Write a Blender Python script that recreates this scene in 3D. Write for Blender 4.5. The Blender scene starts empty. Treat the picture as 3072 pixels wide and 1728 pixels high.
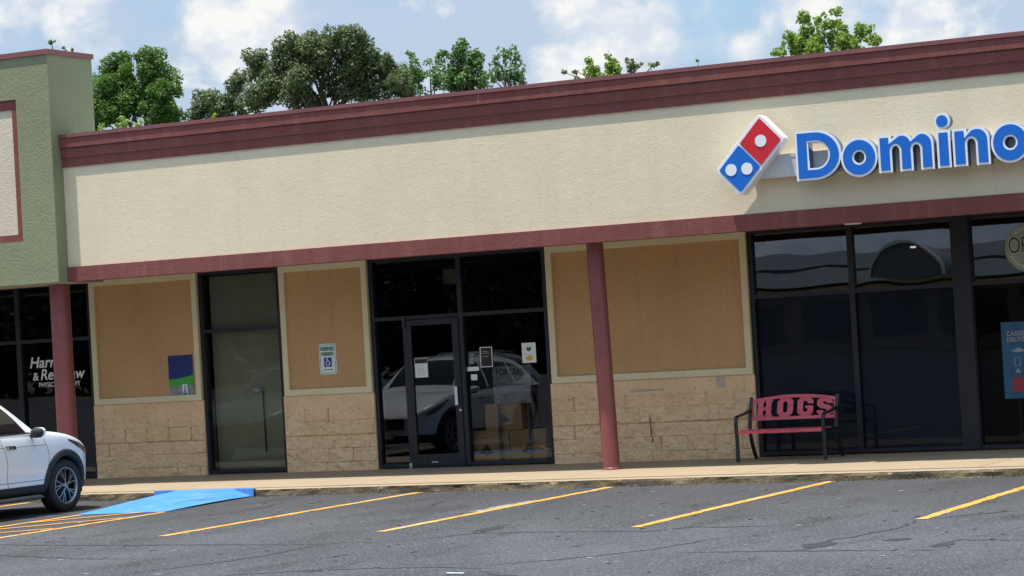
import bpy, bmesh, math, random
from mathutils import Vector, Matrix, noise, geometry
from mathutils.bvhtree import BVHTree
R = math.radians
random.seed(7)
scene = bpy.context.scene
COL = scene.collection

# ---------------------------------------------------------------- camera
cam_d = bpy.data.cameras.new("camera")
cam = bpy.data.objects.new("camera", cam_d)
COL.objects.link(cam)
_r = Vector((0.89203834, 0.44826668, -0.05765917)); _u = Vector((0.05997521, 0.00904111, 0.99815892)); _w = Vector((-0.44796269, 0.89385415, 0.01881987))
cam.matrix_world = Matrix(((_r.x, _u.x, -_w.x, 12.0), (_r.y, _u.y, -_w.y, -29.9039), (_r.z, _u.z, -_w.z, 1.8638), (0, 0, 0, 1)))
cam_d.sensor_width = 36.0
cam_d.lens = 7500 / 3072 * 36.0
cam_d.clip_start = 0.1
cam_d.clip_end = 6000
scene.camera = cam

# ---------------------------------------------------------------- light
SUN_EL, SUN_AZ = R(77), R(42)          # azimuth: left of the facade normal
sdir = Vector((-math.sin(SUN_AZ) * math.cos(SUN_EL), -math.cos(SUN_AZ) * math.cos(SUN_EL), math.sin(SUN_EL)))
sun_d = bpy.data.lights.new("sun", 'SUN'); sun_d.energy = 3.5; sun_d.angle = R(0.53); sun_d.color = (1.0, 0.955, 0.88)
sun = bpy.data.objects.new("sun", sun_d); COL.objects.link(sun)
sun.rotation_euler = sdir.to_track_quat('Z', 'Y').to_euler(); sun.location = (-20, -20, 60)

world = bpy.data.worlds.new("World"); scene.world = world; world.use_nodes = True
nt = world.node_tree; nt.nodes.clear()
def N(t, kind, **kw):
    n = t.nodes.new(kind)
    for k, v in kw.items():
        if k.startswith('i_'):
            key = k[2:]
            n.inputs[int(key) if key.isdigit() else key.replace('_', ' ')].default_value = v
        else: setattr(n, k, v)
    return n
out = N(nt, 'ShaderNodeOutputWorld'); bg = N(nt, 'ShaderNodeBackground', i_Strength=0.10)
sky = N(nt, 'ShaderNodeTexSky', sky_type='NISHITA', sun_disc=False, sun_elevation=SUN_EL, sun_rotation=R(222), air_density=1.3, dust_density=1.6, ozone_density=1.2)
tc = N(nt, 'ShaderNodeTexCoord')
mp = N(nt, 'ShaderNodeMapping'); mp.inputs['Scale'].default_value = (1, 1, 1.35); mp.inputs['Location'].default_value = (1.3, 0.5, 0.2)
nt.links.new(tc.outputs['Generated'], mp.inputs['Vector'])
big = N(nt, 'ShaderNodeTexNoise', i_Scale=9.0, i_Detail=8.0, i_Roughness=0.55, i_Distortion=0.25)
det = N(nt, 'ShaderNodeTexNoise', i_Scale=26.0, i_Detail=7.0, i_Roughness=0.6, i_Distortion=0.3)
for q in (big, det): nt.links.new(mp.outputs[0], q.inputs['Vector'])
# heaped clouds standing in fixed directions (direction, angular radius, weight)
CUM = [((-0.53195, 0.83712, 0.12749), 0.0302, 0.17), ((-0.5163, 0.84554, 0.136), 0.0238, 0.12), ((-0.58054, 0.80381, 0.12988), 0.0223, 0.13), ((-0.42047, 0.89902, 0.12237), 0.0302, 0.12), ((-0.41334, 0.90418, 0.10774), 0.0238, 0.08), ((-0.28845, 0.95103, 0.11104), 0.0191, 0.13), ((-0.33018, 0.93599, 0.12211), 0.0143, 0.13), ((-0.35503, 0.92855, 0.10836), 0.0095, 0.1), ((-0.56717, 0.81225, 0.13622), 0.0111, -0.05), ((-0.55475, 0.82127, 0.13331), 0.0095, -0.07), ((-0.35803, 0.92562, 0.12266), 0.0111, -0.06), ((-0.30736, 0.94473, 0.1141), 0.0095, -0.05), ((-0.47172, 0.87183, 0.1319), 0.0286, -0.04)]
acc = None
for d, rad, amp in CUM:
    dp = N(nt, 'ShaderNodeVectorMath', operation='DOT_PRODUCT'); nt.links.new(tc.outputs['Generated'], dp.inputs[0]); dp.inputs[1].default_value = d
    mr = N(nt, 'ShaderNodeMapRange', interpolation_type='SMOOTHSTEP', i_1=math.cos(rad), i_2=math.cos(rad * 0.2), i_3=0.0, i_4=amp); nt.links.new(dp.outputs['Value'], mr.inputs[0])
    ad = N(nt, 'ShaderNodeMath', operation='ADD'); nt.links.new(mr.outputs[0], ad.inputs[0])
    if acc: nt.links.new(acc, ad.inputs[1])
    else: ad.inputs[1].default_value = 0.0
    acc = ad.outputs[0]
def plus(fac, k):
    m_ = N(nt, 'ShaderNodeMath', operation='MULTIPLY_ADD'); nt.links.new(acc, m_.inputs[0]); m_.inputs[1].default_value = k; nt.links.new(fac, m_.inputs[2]); return m_.outputs[0]
# cumulus cover
cov = N(nt, 'ShaderNodeMapRange', i_1=0.36, i_2=0.54); nt.links.new(plus(big.outputs['Fac'], 0.8), cov.inputs[0])
puf = N(nt, 'ShaderNodeMapRange', i_1=0.51, i_2=0.66); nt.links.new(plus(det.outputs['Fac'], 0.9), puf.inputs[0])
hz = N(nt, 'ShaderNodeMix', data_type='RGBA', blend_type='MIX')         # thin grey-blue veil
hz.inputs[0].default_value = 0.75
nt.links.new(sky.outputs[0], hz.inputs[6]); hz.inputs[7].default_value = (1.55, 2.75, 4.15, 1)
veil = N(nt, 'ShaderNodeMix', data_type='RGBA'); nt.links.new(cov.outputs[0], veil.inputs[0])
nt.links.new(hz.outputs[2], veil.inputs[6]); veil.inputs[7].default_value = (2.65, 3.25, 4.1, 1)
mul = N(nt, 'ShaderNodeMath', operation='MULTIPLY'); nt.links.new(cov.outputs[0], mul.inputs[0]); nt.links.new(puf.outputs[0], mul.inputs[1])
cl = N(nt, 'ShaderNodeMix', data_type='RGBA'); nt.links.new(mul.outputs[0], cl.inputs[0])
nt.links.new(veil.outputs[2], cl.inputs[6]); shd = N(nt, 'ShaderNodeTexNoise', i_Scale=60.0, i_Detail=6.0, i_Roughness=0.55); nt.links.new(mp.outputs[0], shd.inputs['Vector'])
shr = N(nt, 'ShaderNodeMapRange', i_1=0.40, i_2=0.60); nt.links.new(shd.outputs['Fac'], shr.inputs[0])
cc = N(nt, 'ShaderNodeMix', data_type='RGBA'); nt.links.new(shr.outputs[0], cc.inputs[0]); cc.inputs[6].default_value = (3.6, 3.95, 4.45, 1); cc.inputs[7].default_value = (4.95, 4.95, 4.85, 1)
nt.links.new(cc.outputs[2], cl.inputs[7])
sp = N(nt, 'ShaderNodeSeparateXYZ'); nt.links.new(tc.outputs['Generated'], sp.inputs[0])
hi = N(nt, 'ShaderNodeMapRange', i_1=0.22, i_2=0.60, i_3=1.0, i_4=1.5); nt.links.new(sp.outputs[2], hi.inputs[0])     # sky overhead, out of view, boosted to lift the ambient fill
vm = N(nt, 'ShaderNodeVectorMath', operation='SCALE'); nt.links.new(cl.outputs[2], vm.inputs[0]); nt.links.new(hi.outputs[0], vm.inputs['Scale'])
nt.links.new(vm.outputs[0], bg.inputs['Color']); nt.links.new(bg.outputs[0], out.inputs['Surface'])

scene.view_settings.view_transform = 'Standard'; scene.view_settings.look = 'None'
scene.view_settings.gamma = 1.0; scene.view_settings.use_curve_mapping = False
scene.view_settings.exposure = 0.95
scene.cycles.max_bounces = 10; scene.cycles.transparent_max_bounces = 16; scene.cycles.glossy_bounces = 5

# ---------------------------------------------------------------- materials
MATS = {}
def new_mat(name):
    m = bpy.data.materials.new(name); m.use_nodes = True
    t = m.node_tree; b = t.nodes['Principled BSDF']
    MATS[name] = m
    return m, t, b
def noise_col(t, c1, c2, scale, detail=5, lo=0.35, hi=0.65, coord='Object', stretch=None, rough=0.6, dist=0.0):
    tcn = N(t, 'ShaderNodeTexCoord')
    src = tcn.outputs[coord]
    if stretch:
        mpn = N(t, 'ShaderNodeMapping'); mpn.inputs['Scale'].default_value = stretch
        t.links.new(src, mpn.inputs['Vector']); src = mpn.outputs[0]
    nz = N(t, 'ShaderNodeTexNoise', i_Scale=scale, i_Detail=detail, i_Roughness=rough, i_Distortion=dist)
    t.links.new(src, nz.inputs['Vector'])
    mr = N(t, 'ShaderNodeMapRange', i_1=lo, i_2=hi); t.links.new(nz.outputs['Fac'], mr.inputs[0])
    mx = N(t, 'ShaderNodeMix', data_type='RGBA'); t.links.new(mr.outputs[0], mx.inputs[0])
    for k, c in ((6, c1), (7, c2)):
        if hasattr(c, 'is_output'): t.links.new(c, mx.inputs[k])
        else: mx.inputs[k].default_value = (*c, 1)
    return mx.outputs[2], nz
def bump(t, b, scale, dist, strength=1.0, detail=4, rough=0.6, prev=None, stretch=None):
    tcn = N(t, 'ShaderNodeTexCoord'); nz = N(t, 'ShaderNodeTexNoise', i_Scale=scale, i_Detail=detail, i_Roughness=rough)
    src = tcn.outputs['Object']
    if stretch:
        mpn = N(t, 'ShaderNodeMapping'); mpn.inputs['Scale'].default_value = stretch
        t.links.new(src, mpn.inputs['Vector']); src = mpn.outputs[0]
    t.links.new(src, nz.inputs['Vector'])
    bp = N(t, 'ShaderNodeBump', i_Strength=strength, i_Distance=dist); t.links.new(nz.outputs['Fac'], bp.inputs['Height'])
    if prev: t.links.new(prev.outputs[0], bp.inputs['Normal'])
    t.links.new(bp.outputs[0], b.inputs['Normal'])
    return bp
def plain(name, col, rough=0.5, metal=0.0, var=0.12, scale=8, bmp=None, coat=0, spec=0.5, emit=None):
    m, t, b = new_mat(name)
    c2 = tuple(max(0, c * (1 - var)) for c in col)
    o, _ = noise_col(t, col, c2, scale)
    t.links.new(o, b.inputs['Base Color'])
    b.inputs['Roughness'].default_value = rough; b.inputs['Metallic'].default_value = metal
    b.inputs['Specular IOR Level'].default_value = spec
    if coat: b.inputs['Coat Weight'].default_value = coat; b.inputs['Coat Roughness'].default_value = 0.03
    if bmp: bump(t, b, *bmp)
    if emit:
        b.inputs['Emission Color'].default_value = (*emit[0], 1); b.inputs['Emission Strength'].default_value = emit[1]
    return m
def stucco(name, c1, c2, streak=None, streak_amt=0.35, grain=38, depth=0.012, mott=1.3, lump=0.005, fleck=0.9):
    m, t, b = new_mat(name)
    o, _ = noise_col(t, c1, c2, mott, 6, 0.35, 0.7)
    o, _ = noise_col(t, o, tuple(x * fleck for x in c1), 30, 3, 0.45, 0.75)
    if streak:
        tcn = N(t, 'ShaderNodeTexCoord'); mpn = N(t, 'ShaderNodeMapping'); mpn.inputs['Scale'].default_value = (7, 7, 0.45)
        t.links.new(tcn.outputs['Object'], mpn.inputs['Vector'])
        nz = N(t, 'ShaderNodeTexNoise', i_Scale=1.0, i_Detail=5.0, i_Roughness=0.65); t.links.new(mpn.outputs[0], nz.inputs['Vector'])
        mr = N(t, 'ShaderNodeMapRange', i_1=0.50, i_2=0.75, i_3=0.0, i_4=streak_amt); t.links.new(nz.outputs['Fac'], mr.inputs[0])
        mx = N(t, 'ShaderNodeMix', data_type='RGBA'); t.links.new(mr.outputs[0], mx.inputs[0])
        t.links.new(o, mx.inputs[6]); mx.inputs[7].default_value = (*streak, 1); o = mx.outputs[2]
    t.links.new(o, b.inputs['Base Color']); b.inputs['Roughness'].default_value = 0.9; b.inputs['Specular IOR Level'].default_value = 0.15
    p = bump(t, b, 9, lump, 0.8, 3)
    bump(t, b, grain, depth, 0.9, 4, 0.65, p)
    return m
stucco('cream_stucco', (0.77, 0.672, 0.49), (0.71, 0.612, 0.43), (0.52, 0.40, 0.24), 0.15, depth=0.004, lump=0.0035)
stucco('cream_trim', (0.74, 0.66, 0.44), (0.69, 0.61, 0.40), None, depth=0.004)
stucco('tan_stucco', (0.60, 0.375, 0.19), (0.53, 0.325, 0.16), (0.38, 0.22, 0.10), 0.3, depth=0.010, grain=55, mott=0.9, fleck=0.78)
stucco('green_stucco', (0.262, 0.280, 0.172), (0.225, 0.245, 0.150), (0.34, 0.32, 0.13), 0.35)
stucco('red_stucco', (0.225, 0.078, 0.070), (0.185, 0.062, 0.058), (0.36, 0.18, 0.15), 0.30, depth=0.006)
stucco('wing_cream', (0.66, 0.58, 0.45), (0.60, 0.52, 0.40), None)
plain('red_metal', (0.24, 0.085, 0.085), 0.5, 0, 0.2, 3)
# red painted columns with scuffs
m, t, b = new_mat('red_paint_steel')
o, _ = noise_col(t, (0.26, 0.075, 0.068), (0.20, 0.058, 0.058), 2.2, 5, stretch=(1, 1, 0.5))
o, _ = noise_col(t, o, (0.42, 0.16, 0.15), 9, 4, 0.66, 0.80, stretch=(1.4, 1.4, 0.35))
o, _ = noise_col(t, o, (0.62, 0.50, 0.48), 26, 3, 0.745, 0.78)
t.links.new(o, b.inputs['Base Color']); b.inputs['Roughness'].default_value = 0.42
bump(t, b, 40, 0.002, 0.5)
# split-face block
m, t, b = new_mat('tan_block')
o, _ = noise_col(t, (0.82, 0.585, 0.36), (0.72, 0.50, 0.30), 3.0, 6)
o, _ = noise_col(t, o, (0.40, 0.235, 0.12), 18, 4, 0.58, 0.76)
o, _ = noise_col(t, o, (0.68, 0.48, 0.28), 45, 3, 0.6, 0.75)
t.links.new(o, b.inputs['Base Color']); b.inputs['Roughness'].default_value = 0.92; b.inputs['Specular IOR Level'].default_value = 0.15
bump(t, b, 90, 0.006, 0.8)
plain('mortar', (0.47, 0.305, 0.165), 0.95)  # joint shade painted in: the mortar itself has the block's colour
plain('block_patch', (0.52, 0.44, 0.36), 0.9, var=0.3, scale=5)
m, t, b = new_mat('soffit_paint')
o, _ = noise_col(t, (0.40, 0.36, 0.28), (0.34, 0.30, 0.23), 2); t.links.new(o, b.inputs['Base Color']); b.inputs['Roughness'].default_value = 0.8
plain('dark_aluminium', (0.018, 0.018, 0.026), 0.42, 0.0, 0.2, 6, spec=0.35)
plain('bronze_metal', (0.03, 0.03, 0.035), 0.4, 0.3)
plain('bright_metal', (0.62, 0.62, 0.62), 0.3, 0.9)
plain('white_plastic', (0.80, 0.80, 0.80), 0.4)
plain('interior_wall', (0.10, 0.10, 0.10), 0.9)
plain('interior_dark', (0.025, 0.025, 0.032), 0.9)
plain('interior_navy', (0.018, 0.033, 0.070), 0.7, var=0.3, scale=2)
plain('interior_floor', (0.06, 0.055, 0.05), 0.6)
plain('interior_red', (0.16, 0.012, 0.02), 0.7)
plain('cardboard', (0.56, 0.35, 0.18), 0.85, var=0.15)
plain('paper', (0.82, 0.82, 0.80), 0.8, var=0.04)
plain('ink_black', (0.02, 0.02, 0.02), 0.7)
plain('ink_grey', (0.30, 0.30, 0.30), 0.7)
plain('ink_green', (0.02, 0.16, 0.12), 0.6)
plain('ink_yellow', (0.75, 0.48, 0.05), 0.7)
plain('sign_white', (0.72, 0.80, 0.78), 0.35, var=0.04)
plain('sign_blue', (0.02, 0.03, 0.36), 0.4)
plain('board_navy', (0.006, 0.020, 0.17), 0.45, var=0.15)
plain('board_green', (0.055, 0.40, 0.05), 0.45)
m, t, b = new_mat('board_grey')
o, _ = noise_col(t, (0.20, 0.21, 0.22), (0.32, 0.33, 0.33), 6, 4, 0.45, 0.6, stretch=(1, 1, 4)); t.links.new(o, b.inputs['Base Color']); b.inputs['Roughness'].default_value = 0.5
plain('sticker_blue', (0.03, 0.10, 0.30), 0.5)
plain('sticker_pale', (0.60, 0.78, 0.80), 0.5)
plain('logo_blue', (0.000, 0.135, 0.58), 0.45, var=0.05, scale=3)
plain('logo_red', (0.62, 0.018, 0.030), 0.32, var=0.05, scale=3)
plain('logo_white', (0.82, 0.84, 0.88), 0.3, var=0.04)
plain('return_blue', (0.06, 0.13, 0.27), 0.25, 0.3)
plain('raceway_white', (0.62, 0.62, 0.62), 0.5, var=0.08)
plain('poster_blue', (0.02, 0.11, 0.22), 0.6, var=0.35, scale=4)
plain('poster_red', (0.32, 0.03, 0.04), 0.6)
plain('poster_ink', (0.30, 0.32, 0.32), 0.6)
plain('disc_grey', (0.31, 0.34, 0.28), 0.6, var=0.15)
plain('disc_ink', (0.50, 0.60, 0.52), 0.6)
plain('lettering_white', (0.78, 0.76, 0.78), 0.6)
m, t, b = new_mat('blind_fabric')
o, _ = noise_col(t, (0.46, 0.46, 0.31), (0.40, 0.40, 0.27), 2.5); t.links.new(o, b.inputs['Base Color']); b.inputs['Roughness'].default_value = 0.9
plain('bench_iron', (0.018, 0.018, 0.022), 0.38, 0.2, spec=0.5)
m, t, b = new_mat('bench_red')
o, _ = noise_col(t, (0.58, 0.055, 0.10), (0.66, 0.14, 0.18), 7, 5, 0.4, 0.75, stretch=(0.6, 1, 3)); t.links.new(o, b.inputs['Base Color']); b.inputs['Roughness'].default_value = 0.42
# glass
def glass(name, trans=0.7, refl=0.10, wave=0.0, k=1.0):
    m = bpy.data.materials.new(name); m.use_nodes = True; MATS[name] = m
    t = m.node_tree; t.nodes.clear()
    o = N(t, 'ShaderNodeOutputMaterial'); tr = N(t, 'ShaderNodeBsdfTransparent'); tr.inputs[0].default_value = (trans, trans * 1.01, trans, 1)
    gl = N(t, 'ShaderNodeBsdfGlossy', i_Roughness=0.0); gl.inputs[0].default_value = (0.92, 0.95, 1.0, 1)
    fr = N(t, 'ShaderNodeFresnel', i_IOR=1.5); ad = N(t, 'ShaderNodeMath', operation='MULTIPLY_ADD'); ad.inputs[1].default_value = k; ad.inputs[2].default_value = refl
    t.links.new(fr.outputs[0], ad.inputs[0])
    mx = N(t, 'ShaderNodeMixShader'); t.links.new(ad.outputs[0], mx.inputs[0]); t.links.new(tr.outputs[0], mx.inputs[1]); t.links.new(gl.outputs[0], mx.inputs[2])
    if wave:
        tcn = N(t, 'ShaderNodeTexCoord'); nz = N(t, 'ShaderNodeTexNoise', i_Scale=1.1, i_Detail=1.0)
        t.links.new(tcn.outputs['Object'], nz.inputs['Vector'])
        bp = N(t, 'ShaderNodeBump', i_Strength=1.0, i_Distance=wave); t.links.new(nz.outputs['Fac'], bp.inputs['Height'])
        t.links.new(bp.outputs[0], gl.inputs['Normal'])
    t.links.new(mx.outputs[0], o.inputs['Surface'])
    return m
glass('shop_glass', 0.66, 0.012, 0.0010, 1.0)
glass('wavy_glass', 0.55, 0.075, 0.0013)
glass('tinted_glass', 0.55, 0.0, 0.0020, 0.30)
glass('blind_glass', 0.66, 0.0, 0.0010, 0.9)
plain('film_glass', (0.008, 0.012, 0.026), 0.05, 0, 0.3, 2, spec=0.6)
plain('car_glass', (0.012, 0.014, 0.014), 0.03, 0, 0.1, spec=0.7)
# car
plain('car_white', (0.84, 0.84, 0.84), 0.28, 0, 0.02, 3, coat=0.8)
plain('car_silver', (0.34, 0.35, 0.36), 0.3, 0.4, 0.03, 3, coat=0.8)
plain('car_charcoal', (0.16, 0.165, 0.17), 0.3, 0.4, 0.03, 3, coat=0.8)
plain('car_cladding', (0.020, 0.020, 0.026), 0.6, 0, 0.2)
plain('car_sill', (0.13, 0.14, 0.15), 0.45, 0.3)
plain('car_seam', (0.24, 0.24, 0.25), 0.7)
plain('tyre_rubber', (0.014, 0.014, 0.014), 0.75, bmp=(60, 0.003))
plain('rim_metal', (0.42, 0.42, 0.43), 0.35, 0.9)
plain('rim_black', (0.008, 0.008, 0.01), 0.5)
plain('chrome', (0.7, 0.7, 0.72), 0.12, 1.0)
plain('lamp_red', (0.35, 0.01, 0.01), 0.1, coat=1)
m, t, b = new_mat('lamp_lens'); b.inputs['Base Color'].default_value = (0.10, 0.055, 0.05, 1); b.inputs['Roughness'].default_value = 0.06; b.inputs['Coat Weight'].default_value = 1
# ground
m, t, b = new_mat('asphalt')
o, _ = noise_col(t, (0.050, 0.052, 0.057), (0.074, 0.077, 0.084), 0.45, 6, 0.38, 0.62, stretch=(1, 0.6, 1))
o, _ = noise_col(t, o, (0.034, 0.034, 0.036), 1.1, 6, 0.54, 0.70, stretch=(1.4, 0.5, 1))
o, _ = noise_col(t, o, (0.20, 0.20, 0.20), 34, 2, 0.56, 0.72)
o, _ = noise_col(t, o, (0.020, 0.020, 0.022), 24, 2, 0.58, 0.74)
o, _ = noise_col(t, o, (0.15, 0.145, 0.135), 5, 5, 0.70, 0.80, stretch=(1, 2.6, 1))
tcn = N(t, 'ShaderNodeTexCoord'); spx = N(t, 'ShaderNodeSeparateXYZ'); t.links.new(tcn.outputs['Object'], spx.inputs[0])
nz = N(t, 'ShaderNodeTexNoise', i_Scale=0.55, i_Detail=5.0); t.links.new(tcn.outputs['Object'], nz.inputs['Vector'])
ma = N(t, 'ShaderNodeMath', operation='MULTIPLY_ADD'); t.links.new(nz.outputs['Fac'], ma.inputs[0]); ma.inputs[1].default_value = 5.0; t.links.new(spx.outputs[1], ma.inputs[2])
mr = N(t, 'ShaderNodeMapRange', i_1=-4.5, i_2=-0.2, i_3=0.0, i_4=0.42); t.links.new(ma.outputs[0], mr.inputs[0])      # oil and tyre dirt of the bays; uneven sky sheen is painted in too
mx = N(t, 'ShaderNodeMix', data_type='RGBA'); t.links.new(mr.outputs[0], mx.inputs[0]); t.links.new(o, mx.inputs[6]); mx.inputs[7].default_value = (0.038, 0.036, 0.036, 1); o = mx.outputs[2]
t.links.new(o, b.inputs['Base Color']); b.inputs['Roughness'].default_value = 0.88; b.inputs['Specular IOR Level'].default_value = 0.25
bump(t, b, 70, 0.008, 0.8)
plain('crack_sealer', (0.026, 0.026, 0.029), 0.7, var=0.4, scale=6)
m, t, b = new_mat('worn_yellow')
o, _ = noise_col(t, (0.66, 0.295, 0.03), (0.57, 0.265, 0.04), 3, 4)
o, _ = noise_col(t, o, (0.50, 0.36, 0.20), 2.2, 5, 0.52, 0.72)
o, _ = noise_col(t, o, (0.06, 0.06, 0.06), 16, 5, 0.60, 0.70, stretch=(1, 0.35, 1))
t.links.new(o, b.inputs['Base Color']); b.inputs['Roughness'].default_value = 0.85; bump(t, b, 70, 0.005, 0.6)
m, t, b = new_mat('faded_white_paint')
o, _ = noise_col(t, (0.28, 0.28, 0.27), (0.07, 0.07, 0.07), 14, 5, 0.45, 0.62); t.links.new(o, b.inputs['Base Color']); b.inputs['Roughness'].default_value = 0.9
m, t, b = new_mat('ramp_blue')
o, _ = noise_col(t, (0.040, 0.205, 0.53), (0.065, 0.24, 0.55), 2.5, 5)
o, _ = noise_col(t, o, (0.13, 0.28, 0.52), 8, 5, 0.56, 0.72, stretch=(1, 0.4, 1))
o, _ = noise_col(t, o, (0.03, 0.11, 0.26), 3.5, 6, 0.60, 0.74, stretch=(1, 0.35, 1))
t.links.new(o, b.inputs['Base Color']); b.inputs['Roughness'].default_value = 0.75; bump(t, b, 50, 0.004, 0.7)
m, t, b = new_mat('sidewalk_concrete')
o, _ = noise_col(t, (0.34, 0.262, 0.170), (0.295, 0.23, 0.150), 1.6, 6, stretch=(0.5, 1.5, 1))
o, _ = noise_col(t, o, (0.24, 0.195, 0.135), 5, 5, 0.58, 0.75, stretch=(0.5, 2, 1))
t.links.new(o, b.inputs['Base Color']); b.inputs['Roughness'].default_value = 0.9; bump(t, b, 80, 0.003, 0.6)
m, t, b = new_mat('kerb_concrete')
o, _ = noise_col(t, (0.20, 0.15, 0.085), (0.055, 0.043, 0.030), 0.9, 6, 0.36, 0.58, stretch=(1, 1, 3))
o, _ = noise_col(t, o, (0.32, 0.25, 0.16), 7, 5, 0.60, 0.72, stretch=(1, 1, 1.6))
o, _ = noise_col(t, o, (0.035, 0.03, 0.025), 15, 4, 0.60, 0.72)
t.links.new(o, b.inputs['Base Color']); b.inputs['Roughness'].default_value = 0.95; bump(t, b, 30, 0.02, 0.8)
m, t, b = new_mat('grass_soil')
o, _ = noise_col(t, (0.05, 0.075, 0.025), (0.09, 0.085, 0.045), 0.6, 6); t.links.new(o, b.inputs['Base Color']); b.inputs['Roughness'].default_value = 0.95
plain('roof_membrane', (0.45, 0.45, 0.44), 0.8)
plain('bark', (0.10, 0.075, 0.05), 0.9, var=0.4, scale=4, bmp=(12, 0.03))
def leafmat(name, c1, c2, trans):
    m = bpy.data.materials.new(name); m.use_nodes = True; MATS[name] = m
    t = m.node_tree; t.nodes.clear()
    o = N(t, 'ShaderNodeOutputMaterial'); ge = N(t, 'ShaderNodeNewGeometry')
    mx = N(t, 'ShaderNodeMix', data_type='RGBA'); t.links.new(ge.outputs['Random Per Island'], mx.inputs[0])
    mx.inputs[6].default_value = (*c1, 1); mx.inputs[7].default_value = (*c2, 1)
    b = N(t, 'ShaderNodeBsdfPrincipled', i_Roughness=0.5); b.inputs['Specular IOR Level'].default_value = 0.35
    t.links.new(mx.outputs[2], b.inputs['Base Color'])
    tl = N(t, 'ShaderNodeBsdfTranslucent'); tl.inputs[0].default_value = (*trans, 1)
    ms = N(t, 'ShaderNodeMixShader'); ms.inputs[0].default_value = 0.35
    t.links.new(b.outputs[0], ms.inputs[1]); t.links.new(tl.outputs[0], ms.inputs[2]); t.links.new(ms.outputs[0], o.inputs['Surface'])
leafmat('leaf_bright', (0.070, 0.145, 0.025), (0.12, 0.20, 0.040), (0.14, 0.28, 0.04))
leafmat('leaf_dark', (0.088, 0.124, 0.056), (0.183, 0.212, 0.102), (0.132, 0.190, 0.059))
leafmat('leaf_mid', (0.096, 0.174, 0.050), (0.156, 0.240, 0.084), (0.168, 0.312, 0.072))
leafmat('leaf_lime', (0.144, 0.234, 0.036), (0.240, 0.324, 0.066), (0.300, 0.456, 0.060))
leafmat('leaf_far', (0.030, 0.045, 0.020), (0.05, 0.07, 0.03), (0.03, 0.045, 0.015))

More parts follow.
